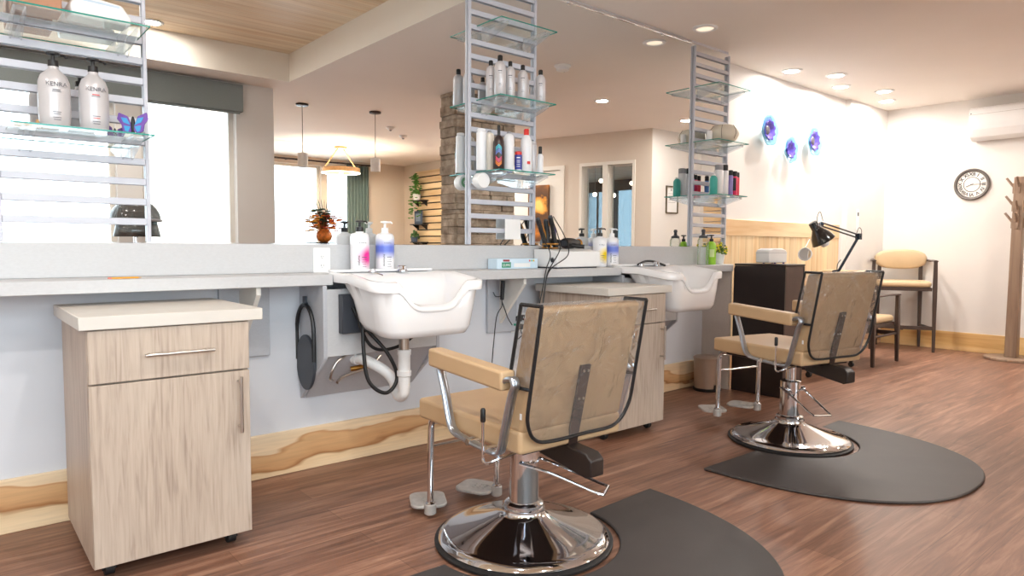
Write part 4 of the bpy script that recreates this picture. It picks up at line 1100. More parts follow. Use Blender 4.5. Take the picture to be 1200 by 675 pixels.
# white appliance box and irons
t = thing('white_appliance', 'white box shaped appliance with a dark round hole on the counter', 'appliance', (3.06, 3.085, .9855))
b = MB().prism([(-.105, 0.008), (.112, .008), (.112, .118), (-.02, .118), (-.105, .105)], 'x', -.19, .19).build('housing', white_p, t, bevel=.006, seg=2)
m = MB().box((-.175, -.09, 0), (.175, .09, .009)); m.build('foot', char_p, t)
m = MB().lathe([(.011, -.001), (.02, -.001), (.02, .0), (.011, .0)], 24, T(-.1905, -.06, .052) @ RY(-PI/2)); m.build('bezel', lam_d, b)
MB().cyl((-.1902, -.06, .052), (-.1916, -.06, .052), .014, n=20).build('dark_hole', black_p, b)
def iron(loc, rz, tilt, label, kind, L=.19):
    t = thing('curling_iron', label, 'curling iron', loc, rz)
    Mq = RY(tilt)
    m = MB().cyl(Mq @ Vector((0, 0, .0)), Mq @ Vector((0, 0, L*.55)), .017, .014).cyl(Mq @ Vector((0, 0, L*.55)), Mq @ Vector((0, 0, L)), .013, .016); m.build('grip', black_p, t)
    m = MB().cyl(Mq @ Vector((0, 0, L)), Mq @ Vector((0, 0, L+.012)), .0155, .012); m.build('cord_end', char_p, t)
    m = MB().tube([Mq @ Vector(p) for p in [(.012, 0, L*.2), (.028, 0, L*.5), (.02, 0, L*.8)]], .004, 6); m.build('lever', kind, t)
    return t
brass_m = MATS['brass']
st = thing('iron_holder', 'low brass and black stand holding the curling irons on the white appliance', 'holder', (2.945, 3.125, 1.1045))
m = MB()
m.tube([(.055*math.cos(a), .038*math.sin(a), .032) for a in [2*PI*k/20 for k in range(20)]], .006, 8, closed=True)
m.tube([(.055*math.cos(a), .04*math.sin(a), .006) for a in [2*PI*k/20 for k in range(20)]], .005, 8, closed=True)
for a in (.3, 2.4, 4.2): m.cyl((.053*math.cos(a), .038*math.sin(a), .004), (.05*math.cos(a), .036*math.sin(a), .03), .004, n=8)
m.build('ring', brass_m, st)
MB().box((-.06, -.04, 0), (.06, .04, .004)).build('plate', black_p, st)
lv = mat('violet trim', (96, 84, 140), .4)
iron((2.915, 3.125, 1.112), 0, -.42, 'black curling iron leaning out of the brass holder towards the card', brass_m, .19)
iron((2.985, 3.115, 1.112), .2, -.32, 'black curling iron with violet trim leaning next in the brass holder', lv, .20)
iron((2.945, 3.145, 1.112), 0, -.12, 'slim black curling iron upright at the back of the brass holder', black_p, .17)
t = thing('hair_dryer', 'black hair dryer lying on the white appliance beside the brass holder', 'hair dryer', (3.13, 3.13, 1.1045), .2)
m = MB().lathe([(.032, -.07), (.036, -.05), (.034, .02), (.026, .06), (.026, .09)], 22, T(0, 0, .037) @ RY(PI/2)); m.build('barrel', black_p, t)
MB().tube(bez([(-.03, -.01, .03), (-.01, -.06, .018), (.01, -.10, .016)], 5), .014, 10).build('handle', black_p, t)
MB().lathe([(.0275, .085), (.03, .088), (.03, .10), (.0275, .103)], 22, T(0, 0, .037) @ RY(PI/2)).build('nozzle_ring', brass_m, t)
m = MB(); m.box((-.075, -.02, .02), (-.07, .02, .054)); m.build('filter', char_p, t)
# cords of the irons, hanging over the counter edge down to the low socket
def cord(pts, label, r=.0032):
    return tag(MB().tube(bez(pts, 8), r, 8).build('power_cord', black_p), label, 'cord')
cord([(2.825, 3.12, 1.295), (2.80, 3.06, 1.20), (2.79, 2.96, 1.08), (2.735, 2.935, .985), (2.70, 2.93, .86), (2.67, 2.96, .70), (2.66, 3.10, .56), (2.74, 3.18, .62)], 'thin black cord of the first curling iron hanging down over the counter')
cord([(2.93, 3.10, 1.30), (2.90, 3.01, 1.19), (2.85, 2.94, 1.10), (2.745, 2.93, .97), (2.715, 2.925, .86), (2.70, 2.95, .66), (2.72, 3.08, .50), (2.755, 3.185, .60)], 'thin black cord hanging straight down between two others')
cord([(2.965, 3.12, 1.31), (2.99, 3.04, 1.18), (2.93, 2.95, 1.07), (2.755, 2.92, .985), (2.705, 2.915, .87), (2.69, 2.94, .62), (2.74, 3.10, .46), (2.77, 3.185, .58)], 'thin black cord swinging in from beside the white appliance')
t = outlet((2.765, W, .64), 0, 'low wall socket with black plugs under the counter behind the tan chair', .12, .12)
m = MB()
for x, z, s in ((-.02, .03, 1), (.0, -.02, 1), (.02, .035, 1)): m.box((x-.014, -.05, z-.016), (x+.014, -.008, z+.016))
m.build('plug', black_p, t, bevel=.004, seg=2)
MB().box((.008, -.053, .02), (.022, -.0505, .034)).build('red_light', red_b, t); MB().box((-.05, -.03, -.012), (-.036, -.008, 0)).build('green_plug', mat('green plug', (40, 150, 120), .4), t)
t = thing('flat_iron', 'black flat iron hung on a hook under the counter beside the first basin', 'flat iron', (2.570, 3.145, .80))
MB().cyl((0, 0, .0), (.004, -.005, .115), .012, .014).build('grip', black_p, t, bevel=.003, seg=2)
MB().tube(bez([(0, .0, .02), (-.03, .02, .02), (-.035, .04, .045)], 5), .003, 6).build('hook', black_p, t)
MB().tube(bez([(0, 0, .0), (-.01, -.01, -.04), (-.04, .0, -.10), (-.045, .02, -.25), (-.05, .03, -.38)], 6), .003, 6).build('cord', black_p, t)
MB().tube(bez([(0, 0, -.01), (.02, -.01, -.07), (.045, -.005, -.115), (.09, .01, -.16)], 6), .003, 6).build('cord', black_p, t)

# counter end: soap, jar, flowers
t = thing('soap_bottle', 'lime green soap bottle with black pump beside the yellow flowers', 'bottle', (4.655, 3.09, .9855))
b = body(t, [(.035, 0), (.038, .004), (.038, .145), (.03, .17), (.016, .182), (0, .182)], green_b); label_patch(b, .038, .06, .12, face_cam(t.location)-.3, face_cam(t.location)+.7, mat('pale green label', (206, 230, 160), .5))
pump_head(t, .18, black_p, r=.014, ang=face_cam(t.location)-1.3, tall=.05)
t = thing('glass_jar', 'clear glass jar with a dark knob lid next to the lime green soap', 'jar', (4.545, 3.09, .9855))
body(t, [(.040, 0), (.043, .004), (.043, .19), (.036, .205), (.030, .21)], clear_gl)
MB().lathe([(.033, .208), (.033, .222), (.014, .232), (.012, .25), (.016, .262), (.012, .275), (0, .277)], 20).build('lid', char_p, t)
t = thing('flower_pot', 'little white pot of yellow flowers at the counter end', 'potted plant', (4.86, 3.15, .9855))
body(t, [(.034, 0), (.046, .085), (.046, .09), (.040, .09), (.038, .075), (0, .075)], white_p, name='pot')
rs = random.Random(5)
m = MB(); m2 = MB()
for k in range(46):
    a = rs.uniform(0, 2*PI); rr = rs.uniform(.0, .075); z = .10+rs.uniform(0, .075)-rr*.25
    p = Vector((rr*math.cos(a), rr*math.sin(a), z))
    m.tube([(p.x*.3, p.y*.3, .07), tuple(p)], .0012, 5)
    m.ball(tuple(p*.96), (.010, .010, .006), 6, 4)
    if k % 2 == 0: m2.ball((p.x, p.y, p.z+.008), (.010, .010, .008), 7, 5)
m.build('foliage', mat('flower leaves', (86, 120, 40), .6, var=.3, scale=60), t); m2.build('blossoms', mat('yellow petals', (232, 216, 30), .5), t)

# ------------------------------------------------------------------ espresso cabinet and its things
t = thing('espresso_cabinet', 'tall dark espresso cabinet at the counter end', 'cabinet', (4.9, 2.75, 0))
zt = .985
m = MB().prism([(-.23, 0), (.194, 0), (.194, zt-.03), (.185, zt-.004), (-.23, zt-.004)], 'x', -.150, -.130); m.build('side_panel', dark_lam, t, bevel=.0015, seg=1)
m = MB().box((.125, -.23, 0), (.145, .19, zt-.004)); m.build('side_panel', dark_lam, t, bevel=.0015, seg=1)
MB().box((-.130, -.228, .0), (.125, -.210, zt-.004)).build('front_panel', mat('espresso front', (76, 60, 56), .4, var=.05, scale=20, stretch=(1, 1, .2)), t, bevel=.0015, seg=1)
MB().box((-.150, -.232, zt-.003), (.145, .19, zt+.012)).build('top', dark_lam, t, bevel=.002, seg=1)
MB().box((-.13, .17, .05), (.125, .185, zt-.01)).build('back_panel', dark_lam, t)
t = thing('towel_dispenser', 'white plastic towel box standing on the espresso cabinet', 'dispenser', (4.905, 2.72, .998), -.12)
m = MB().prism([(-.11, .008), (.11, .008), (.113, .085), (.10, .105), (.05, .118), (-.06, .118), (-.10, .105), (-.113, .085)], 'y', -.06, .06); m.build('shell', white_p, t, bevel=.008, seg=3)
MB().prism([(-.1135, .083), (.1135, .083), (.1135, .086), (-.1135, .086)], 'y', -.0605, .0605).build('seam', lam_d, t)
for x in (-.03, .075): MB().lathe([(.008, 0), (.008, .010)], 12, T(x, -.055, 0)).build('foot', lv, t)
for x in (-.03, .075): MB().lathe([(.008, 0), (.008, .010)], 12, T(x, .045, 0)).build('foot', lv, t)
# pedal bin
t = thing('pedal_bin', 'small taupe pedal bin on the floor between wall and espresso cabinet', 'bin', (4.575, 3.055, 0))
ta = mat('taupe metal', (170, 148, 132), .35, .3, var=.03)
MB().lathe([(.095, .0), (.098, .004), (.098, .022), (.092, .024)], 32).build('base_ring', black_p, t)
MB().lathe([(.091, .02), (.097, .235), (.097, .245)], 32, cap=False).build('bucket', ta, t)
MB().lathe([(.099, .245), (.101, .25), (.101, .262), (.085, .272), (0, .278)], 32).build('lid', ta, t)
MB().box((-.02, -.125, .012), (.02, -.095, .022)).build('pedal', black_p, t, bevel=.003, seg=2)
m = MB().prism([(-.035, .02), (.035, .02), (.03, .055), (-.03, .055)], 'y', -.102, -.09); m.build('pedal_guard', black_p, t, bevel=.003, seg=1)

# nail table on castors
t = thing('manicure_table', 'dark manicure table on castors half hidden behind the far styling chair', 'table', (6.0, 2.95, 0))
MB().box((-.45, -.19, .725), (.68, .30, .75)).build('tabletop', dark_lam, t, bevel=.003, seg=1)
MB().box((-.28, -.17, .06), (-.26, .27, .725)).build('side_panel', dark_lam, t); MB().box((.55, -.17, .06), (.57, .27, .725)).build('side_panel', dark_lam, t)
MB().box((-.26, .05, .30), (.55, .066, .725)).build('modesty_panel', dark_lam, t)
for x in (-.27, .56):
    for y in (-.15, .24):
        c = MB().box((x-.015, y-.012, .042), (x+.015, y+.012, .06)).build('castor', black_p, t); MB().cyl((x-.014, y, .024), (x+.014, y, .024), .024, n=16).build('wheel', black_r, c, bevel=.003, seg=2)
# task lamp
t = thing('desk_lamp', 'black spring arm task lamp clamped to the manicure table', 'lamp', (6.46, 2.95, .75))
lamp_b = mat('blue black lamp enamel', (40, 52, 66), .25, .4)
MB().box((-.035, -.035, 0), (.035, .035, .03)).cyl((0, 0, .03), (0, 0, .16), .012).build('clamp', black_p, t)
E0 = Vector((0, -.05, .16)); E1 = Vector((.40, -.05, .485)); E2 = Vector((-.38, -.05, .585))
m = MB()
for o in (-.014, .014): m.cyl(E0+Vector((o, 0, 0)), E1+Vector((o, 0, 0)), .008, n=8)
m.cyl((0, 0, .15), E0, .012)
m.build('lower_arm', lamp_b, t)
m = MB()
for o in (-.016, .016): m.cyl(E1+Vector((0, 0, o)), E2+Vector((0, 0, o)), .008, n=8)
m.build('upper_arm', lamp_b, t)
m = MB().ball(tuple(E1), .026, 10, 8).box(E1+Vector((-.03, -.02, -.03)), E1+Vector((.03, .02, .03))).ball(tuple(E2), .024, 10, 8); m.build('joint', lamp_b, t)
m = MB()
m.tube(bez([E1+Vector((-.05, 0, .03)), E1+Vector((.0, 0, .085)), E1+Vector((.06, 0, .06)), E1+Vector((.05, 0, -.02))], 5), .003, 6)
m.tube(bez([E2+Vector((.03, 0, .03)), E2+Vector((-.03, 0, .11)), E2+Vector((-.08, 0, .06)), E2+Vector((-.07, 0, -.02))], 5), .003, 6)
m.tube(bez([E0+Vector((-.04, 0, -.02)), E0+Vector((-.03, 0, .06)), E0+Vector((.03, 0, .10))], 5), .004, 6)
m.build('wire', black_p, t)
Hd = E2+Vector((-.10, -.02, -.07))
dirh = Vector((.42, -.34, -.84)).normalized()
Mh = Matrix.Translation(Hd) @ dirh.to_track_quat('Z', 'Y').to_matrix().to_4x4()
sh = MB().lathe([(.03, -.10), (.038, -.095), (.04, -.03), (.05, -.015), (.085, .04), (.105, .10), (.101, .10), (.08, .042), (.045, -.01), (0, -.02)], 28, Mh).build('lamp_shade', mat('black enamel', (18, 18, 20), .12, coat=.5), t)
MB().cyl(E2, Hd+Vector((.03, 0, .02)), .012).build('shade_arm', black_p, t)
MB().lathe([(.0, .15), (.03, .145), (.045, .12), (.04, .07), (.02, .02)], 18, Mh).build('bulb', white_p, sh)
md = thing('round_mirror', 'small white framed magnifying mirror hanging below the black lamp shade', 'mirror', (5.70, 2.85, 1.066))
Mm = Vector((-.93, -.22, .25)).normalized().to_track_quat('Z', 'Y').to_matrix().to_4x4()
MB().lathe([(.0, -.015), (.04, -.014), (.058, 0), (.058, .010), (.052, .012), (.050, .006), (0, .006)], 28, Mm).build('frame', white_p, md)
MB().lathe([(.050, .0065), (0, .0066)], 28, Mm, cap=False).build('glass', mirror_m, md)
MB().tube([(0, 0, .058), (.06, .01, .10), (.11, .02, .13)], .004, 6).build('arm', white_p, md)

# low armchair and tall stool
def armchair(name, label, loc, rz, seat_h, arm_h, w_, d, oval_back, rung_z, taper=True):
    t = thing(name, label, 'chair', loc, rz)          # faces local -y
    hw, hd = w_/2, d/2
    for sx in (1, -1):
        for sy in (-1, 1):
            top = arm_h if sy < 0 else (seat_h+.30 if oval_back else arm_h+.05)
            a = MB()
            r0, r1 = .014, .021
            x, y = sx*hw*(.70 if (oval_back and sy > 0) else 1), sy*hd
            L = []
            for z, r in ((0, r0), (seat_h-.05, r1), (top, .017)):
                dx = sx*.012*(1-z/top)
                L.append([(x+dx-r, y-r, z), (x+dx+r, y-r, z), (x+dx+r, y+r, z), (x+dx-r, y+r, z)])
            a.loops(L).build('leg', dark_wood, t, bevel=.003, seg=1)
    m = MB().box((-hw+.02, -hd+.005, seat_h-.085), (hw-.02, hd-.005, seat_h-.045)); m.build('seat_rail', dark_wood, t, bevel=.003, seg=1)
    Q = [(x, y) for x, y in rrect(hw-.022, hd+.01, .05, 5)]
    m = MB().prism(Q, 'z', seat_h-.045, seat_h+.02); m.build('seat', vinyl2, t, bevel=.028, seg=5)
    for sx in (1, -1):
        P = bez([(sx*hw, -hd-.03, arm_h), (sx*hw, -hd*.3, arm_h+.004), (sx*hw*.98, hd*.6, arm_h-.0), (sx*hw*.94, hd+.02, arm_h+.004)], 5)
        MB().tube(P, .011, 8, rx=.024).build('armrest', dark_wood, t)
    if oval_back:
        m = MB(); n = 26; L = []
        for th, k in ((-.035, .80), (-.026, .95), (0, 1), (.02, .96), (.03, .80)):
            row = []
            for i in range(n):
                a = 2*PI*i/n
                x = hw*.9*k*math.copysign(abs(math.cos(a))**.7, math.cos(a)); z = .112*k*math.copysign(abs(math.sin(a))**.8, math.sin(a))
                row.append((x, hd-.01+th+(.0 if abs(x) < .1 else -.12*(abs(x)-.1)**1.6), arm_h+.015+z))
            L.append(row)
        m.loops(L).build('backrest', vinyl2, t, smooth=70)
    else:
        MB().prism(rrect(hw-.03, .17, .05, 5, 0, seat_h+.30), 'y', hd-.05, hd).build('backrest', vinyl2, t, bevel=.018, seg=4)
    m = MB()
    m.box((-hw, -hd-.012, rung_z-.02), (hw, -hd+.012, rung_z+.02))
    m.box((-.014, -hd, rung_z-.03), (.014, hd, rung_z))
    for sx in (1, -1): m.cyl((sx*hw, -hd, rung_z), (sx*hw*(.7 if oval_back else 1), hd, rung_z), .013, n=8)
    m.build('stretcher', dark_wood, t, bevel=.002, seg=1)
    return t
fa = math.atan2(2.615-3.16, 8.2-7.94)
armchair('bar_stool', 'tall tan and dark wood bar stool with oval back against the far wall', (8.235, 3.0, 0), fa, .745, .985, .585, .44, True, .26)
armchair('low_armchair', 'low tan armchair with dark wood arms behind the far styling chair', (6.97, 2.95, 0), PI/2, .44, .665, .56, .57, False, .28)
# coat rack
t = thing('coat_rack', 'taupe wooden coat rack with slanting pegs on a round base', 'coat rack', (8.29, 1.96, 0))
tw = wood('taupe timber', (120, 98, 82), (160, 136, 116), 'z', 20, .45)
MB().lathe([(.235, 0), (.24, .004), (.24, .022), (.235, .026), (0, .026)], 40).build('base', tw, t)
L = [[(-r, -r, z), (r, -r, z), (r, r, z), (-r, r, z)] for r, z in ((.052, .026), (.047, 1.0), (.042, 1.84))]
MB().loops(L).build('post', tw, t, bevel=.004, seg=1)
for k, z in enumerate((1.78, 1.60, 1.43)):
    for a in (PI/2, 0, -PI/2, PI):
        d = Vector((math.cos(a), math.sin(a), 0))
        zz = z-(.05 if k % 2 and a in (0, PI) else 0)
        m = MB().cyl(d*.04+Vector((0, 0, zz-.05)), d*.115+Vector((0, 0, zz+.055)), .012, .011, 10).box((d*.047+Vector((-.012, -.012, zz-.10))), (d*.047+Vector((.012, .012, zz+.0))))
        m.build('peg', tw, t)
# clock
t = thing('wall_clock', 'round dark framed wall clock with roman numerals on the far wall', 'clock', (XF, 2.456, 1.816), -PI/2)
# local: x to the right seen from the room, y into the room is -y
clockf = mat('clock rim', (104, 98, 94), .4, .3, var=.1, scale=30); face = mat('clock face', (236, 232, 226), .5)
K = RX(PI/2)
MB().lathe([(.135, .0), (.168, .0), (.170, .02), (.160, .032), (.145, .03), (.137, .013)], 56, K, cap=False).build('rim', clockf, t)
MB().lathe([(.137, .012), (0, .012)], 56, K, cap=False).build('dial', face, t)
MB().lathe([(.074, .0125), (.078, .0150), (.082, .0125)], 48, K, cap=False).build('inner_ring', clockf, t)
for k, nn in enumerate(['XII', 'I', 'II', 'III', 'IV', 'V', 'VI', 'VII', 'VIII', 'IX', 'X', 'XI']):
    a = PI/2-2*PI*k/12
    MB().text(nn, .050, T(.109*math.cos(a), -.0135, .109*math.sin(a)) @ RX(PI/2) @ RZ(a-PI/2), bold=.0012).build('numeral', black_p, t, smooth=0)
for a, L_, ww, nm in ((PI/2-2*PI*15/60, .095, .004, 'minute_hand'), (PI/2-2*PI*(8.25)/12, .062, .006, 'hour_hand')):
    MB().box((-.015, -.0165, -ww/2), (L_, -.015, ww/2), RY(-a)).build(nm, black_p, t)
MB().lathe([(.007, .012), (.007, .019), (0, .019)], 14, K).build('hub', clockf, t)
# air conditioner
t = thing('wall_mounted_air_conditioner', 'white split air conditioner high on the far wall', 'air conditioner', (XF, 2.455, 2.27))
m = MB().prism([(0, .035), (0, .335), (-.17, .335), (-.205, .31), (-.215, .26), (-.215, .105), (-.17, .03), (-.10, .0), (-.02, .0)], 'y', -.85, 0); m.build('housing', white_p, t, bevel=.006, seg=2)
MB().box((-.2165, -.848, .255), (-.214, -.002, .258)).build('panel_gap', grey_pad, t)
MB().prism([(-.2155, .10), (-.2195, .102), (-.176, .026), (-.172, .026)], 'y', -.80, -.035).build('louver', white_p, t, bevel=.002, seg=1)
MB().cyl((-.213, -.02, .268), (-.217, -.02, .268), .006, n=10).build('sensor', char_p, t)
m = MB()
for k in range(8): m.box((-.15+.014*k, -.83, .335), (-.146+.014*k, -.02, .338))
m.build('intake_grille', grey_pad, t)
# glass flowers
azure = glass('azure glass', (90, 190, 226), .12); violet = glass('violet glass', (86, 70, 200), .10)
def gmat(name, col):
    return mat(name, col, .15, var=.12, scale=30, coat=.5)
az_m, vi_m, hub_m = gmat('azure fused glass', (140, 206, 232)), gmat('violet fused glass', (104, 90, 206)), mat('speckled glass centre', (92, 88, 94), .3, var=.5, scale=120)
tu_m = gmat('teal edge glass', (60, 150, 150))
def glass_flower(label, x, z, r, core, seed):
    t = thing('glass_flower', label, 'wall ornament', (x, 3.40, z))
    rr = random.Random(seed)
    def dish(r_, y0, dep, n, wav, name, m_):
        L = []
        ph = rr.uniform(0, 6)
        for q in (.02, .35, .7, 1):
            L.append([((r_*q*(1+wav*math.sin(n*a+ph)*q))*math.cos(a), y0-dep*q*q-wav*.02*math.sin(n*a*1.0+ph)*q, (r_*q*(1+wav*math.sin(n*a+ph)*q))*math.sin(a)) for a in [2*PI*k/48 for k in range(48)]])
        return MB().loops(L, True, False).build(name, m_, t, solid=.004, smooth=80)
    dish(r, -.035, .055, 6, .05, 'outer_petals', az_m)
    dish(r*.62, -.048, .04, 9, .10, 'inner_petals', vi_m)
    if core: MB().ball((0, -.058, 0), (r*.30, .012, r*.30), 16, 9).build('centre', hub_m, t)
    MB().cyl((0, -.0005, 0), (0, -.04, 0), .015).build('stem', chrome, t)
    return t
glass_flower('blue glass wall flower with a violet ring, first beside the shelf tower', 5.89, 2.205, .145, True, 1)
glass_flower('smallest blue glass wall flower, hung lowest with a violet middle', 6.29, 2.062, .125, False, 2)
glass_flower('blue glass wall flower with a violet ring, hung nearest the room corner', 6.76, 2.195, .150, True, 3)

# ------------------------------------------------------------------ the half of the salon seen in the mirror
def vtag(o): return o
# roller shade
t = thing('roller_shade', 'dark grey green roller shade pulled up above the big window', 'window shade', (0, -.60, 2.44))
shade_m = mat('sage shade fabric', (134, 142, 142), .8, var=.03, scale=80)
MB().box((-2.62, .0005, .0), (2.36, .075, .265)).build('fabric_valance', shade_m, t, bevel=.003, seg=1)
MB().cyl((-2.60, .05, -.01), (2.33, .05, -.01), .012).build('hem_bar', shade_m, t)
# hooded hair dryer
t = thing('hood_dryer', 'hooded hair dryer with smoky visor, reflected low in the mirror', 'hair dryer', (1.315, -.235, 0))
m = MB(); L = []
for k in range(9):
    a = PI/2*k/8
    L.append([((.20*math.cos(a)+.001)*math.cos(b), (.20*math.cos(a)+.001)*math.sin(b), 1.33+.19*math.sin(a)) for b in [2*PI*j/36 for j in range(36)]])
m.loops(L, False, True); hood = m.build('hood', smoke_gl, t)
MB().tube([(.2*math.cos(b), .2*math.sin(b), 1.33) for b in [2*PI*j/36 for j in range(36)]], .012, 8, closed=True).build('hood_rim', grey_b, hood)
m = MB(); m.loops([[((.165+.03*q)*math.cos(b), (.165+.03*q)*math.sin(b), 1.325-.14*q) for b in [PI*.1+PI*.8*j/20 for j in range(21)]] for q in (0, .5, 1)], False, False, closed=False); m.build('visor', smoke_gl, t, solid=.004)
MB().ball((0, 0, 1.40), (.11, .11, .09), 16, 8).build('motor', char_p, t)
MB().cyl((0, 0, .05), (0, -.0, 1.36), .02).build('pole', chrome, t)
m = MB()
for k in range(5): a = 2*PI*k/5; m.cyl((0, 0, .07), (.27*math.cos(a), .27*math.sin(a), .035), .018, .013)
bs = m.build('base', chrome, t)
for k in range(5): a = 2*PI*k/5; MB().cyl((.27*math.cos(a)-.012, .27*math.sin(a), .022), (.27*math.cos(a)+.012, .27*math.sin(a), .022), .022, n=14).build('castor', black_r, bs)
# pendants
def pendant(x, y, label):
    t = thing('pendant_lamp', label, 'pendant lamp', (x, y, H))
    MB().lathe([(0, 0), (.07, 0), (.07, -.02), (.05, -.025), (0, -.025)], 28).build('canopy', brown_m, t)
    MB().cyl((0, 0, -.02), (0, 0, -.56), .004, n=8).build('cord', brown_m, t)
    MB().lathe([(.02, -.55), (.057, -.56), (.057, -.715), (.05, -.715), (.05, -.565), (0, -.56)], 28).build('lamp_shade', mat('frosted glass', (236, 232, 228), .4) if 'frosted glass' not in MATS else MATS['frosted glass'], t)
    return t
pendant(3.22, -1.12, 'small frosted pendant lamp nearer the beige wall edge in the mirror')
pendant(4.07, -.97, 'small frosted pendant lamp nearer the stone column in the mirror')
t = thing('ring_lamp', 'lit ring pendant hanging from two straps, reflected in the mirror', 'pendant lamp', (5.07, -3.95, H))
MB().lathe([(0, 0), (.10, 0), (.10, -.03), (0, -.03)], 28).build('canopy', wd, t)
m = MB()
for s in (1, -1): m.tube([(s*.04, 0, -.02), (s*.29, 0, -.36)], .010, 6)
m.build('strap', wd, t)
MB().lathe([(.285, -.42), (.305, -.42), (.305, -.345), (.285, -.345), (.285, -.42)], 56, cap=False).build('ring', wd, t)
MB().lathe([(.28, -.43), (.31, -.43), (.31, -.421), (.28, -.421), (.28, -.43)], 56, cap=False).build('light_band', lamp_glow, t)
l = bpy.data.lights.new('lamp', 'POINT'); l.energy = 40; l.color = (1, .84, .62); l.shadow_soft_size = .02
o = bpy.data.objects.new('lamp', l); C.objects.link(o); o.parent = t; o.location = (0, 0, -.44)
# curtain and rod
t = thing('curtain_rod', 'dark curtain rod along the ceiling over the lounge windows', 'curtain rod', (4.7, -5.47, 2.66))
MB().cyl((-1.9, 0, 0), (1.75, 0, 0), .016).ball((1.77, 0, 0), .028).build('rod', brown_m, t)
m = MB()
for x in (-1.5, .1, 1.6): m.box((x-.01, -.128, -.01), (x+.01, 0, .01))
m.build('rod_bracket', brown_m, t)
cu_m = mat('sage curtain', (112, 132, 130), .8, var=.06, scale=10)
m = MB(); n = 70; L = []
for z in (.05, 1.4, 2.64):
    L.append([(5.93+.46*k/n, -5.47+.035*math.sin(k/n*2*PI*7), z) for k in range(n+1)])
m.loops(L, False, False, closed=False)
tag(m.build('curtain', cu_m, solid=.004, smooth=80), 'sage green curtain hanging beside the lounge window', 'curtain')
# autumn flowers on a tall stand
t = thing('flower_stand', 'black pedestal stand under the autumn flowers', 'stand', (4.0, -2.28, 0))
MB().box((-.20, -.14, 1.135), (.20, .14, 1.16)).build('top', black_p, t, bevel=.003, seg=1)
MB().box((-.05, -.05, .03), (.05, .05, 1.135)).build('post', black_p, t); MB().box((-.18, -.16, 0), (.18, .16, .03)).build('foot', black_p, t, bevel=.004, seg=1)
t = thing('flower_arrangement', 'orange and green autumn flowers in a painted round vase', 'flower arrangement', (4.0, -2.28, 1.1605))
m = MB().lathe([(.05, 0), (.09, .03), (.11, .08), (.10, .13), (.07, .16), (.075, .18), (.06, .18), (0, .16)], 28)
m.build('vase', mat('painted amber vase', (206, 120, 50), .3, var=.55, scale=22), t)
rs = random.Random(11)
fl = [mat('orange blossom', (222, 128, 50), .6, var=.2), mat('russet leaf', (168, 72, 44), .6, var=.2), mat('yellow blossom', (226, 170, 50), .6, var=.2), mat('dark fern', (60, 88, 72), .6, var=.25)]
for q, nm in enumerate(('orange_blossoms', 'russet_leaves', 'yellow_blossoms', 'fern_leaves')):
    m = MB()
    for k in range(26 if q != 2 else 12):
        a = rs.uniform(0, 2*PI) if q != 2 else rs.uniform(2.2, 3.6); rr = rs.uniform(.03, .24)*(1 if q != 3 else .8); z = .22+rs.uniform(0, .20)-rr*.3+(.07 if q == 3 else 0)
        p = Vector((rr*math.cos(a), rr*math.sin(a)*.8, z))
        m.tube([(p.x*.15, p.y*.15, .15), tuple(p)], .003, 5)
        for j in range(5):
            b_ = 2*PI*j/5+a
            m.ball((p.x+.022*math.cos(b_), p.y+.022*math.sin(b_), p.z), (.024, .018, .010), 6, 4)
    m.build(nm, fl[q], t)
m = MB()
for k in range(7): m.tube(bez([(0, 0, .2), (.02*(k-3), .01, .4), (.045*(k-3), .02, .58)], 4), [.006]*4+[.005]*4+[.001], 5)
m.build('grass_blades', fl[3], t)
# slat wall with shelves and plants
for x, y, z, l in ((9.4, -2.18, 2.34, 'lit globe pendant seen through the inner window, first from the mullion'), (10.27, -2.18, 2.35, 'lit globe pendant seen through the second pane, high up'), (9.76, -2.18, 2.09, 'lit globe pendant seen low beside the mullion'), (9.24, -2.18, 2.08, 'lit globe pendant seen low through the first pane')):
    t = thing('globe_lamp', l, 'pendant lamp', (x, y, z))
    MB().ball((0, 0, 0), .038, 16, 10).build('globe', lamp_glow, t); MB().cyl((0, 0, .058), (0, 0, H-.03-z), .004, n=6).build('cord', black_p, t)
t = thing('slat_panel', 'wall panel of pale timber slats with dark gaps beside the stone column', 'wall panel', (7.26, -4.55, 0))
MB().box((-.012, -.55, .4), (-.0005, .75, 2.55)).build('backing', black_p, t)
m = MB(); z = .42
while z < 2.5:
    m.box((-.035, -.55, z), (-.012, .75, z+.105)); z += .128
m.build('slats', slat_w, t, bevel=.003, seg=1)
def bshelf(y, z, label, w_=.42):
    t = thing('black_shelf', label, 'shelf', (7.22, y, z))
    MB().box((-.16, -w_/2, 0), (.004, w_/2, .018)).build('board', black_p, t)
    for yq in (-w_/2+.06, w_/2-.06): MB().prism([(.004, 0), (-.14, 0), (.004, -.10)], 'y', yq, yq+.012).build('bracket', black_p, t)
bshelf(-4.85, 1.985, 'black wall shelf under the trailing plant'); bshelf(-4.85, 1.525, 'black wall shelf under the framed print'); bshelf(-4.85, 1.18, 'black wall shelf under the small potted plant')
t = thing('trailing_plant', 'bushy green trailing plant on the upper black shelf', 'plant', (7.12, -4.9, 2.0035))
MB().lathe([(.06, 0), (.08, .12), (.075, .12), (0, .11)], 20).build('pot', white_p, t)
m = MB(); rs = random.Random(4)
for k in range(150):
    a = rs.uniform(0, 2*PI); rr = min(.15, abs(rs.gauss(0, .10))); z = .16+rs.uniform(0, .36)-rr*.5
    if k > 105: z = rs.uniform(-.35, .2); rr = rs.uniform(.12, .2); a = rs.choice((PI, -PI/2, PI/2, 2.4, 3.9))+rs.uniform(-.3, .3)
    p = (rr*math.cos(a)*.55 - .03, rr*math.sin(a), z)
    m.ball(p, (.03, .035, .012), 6, 4)
m.build('foliage', mat('trailing leaves', (88, 140, 60), .6, var=.35, scale=30), t)
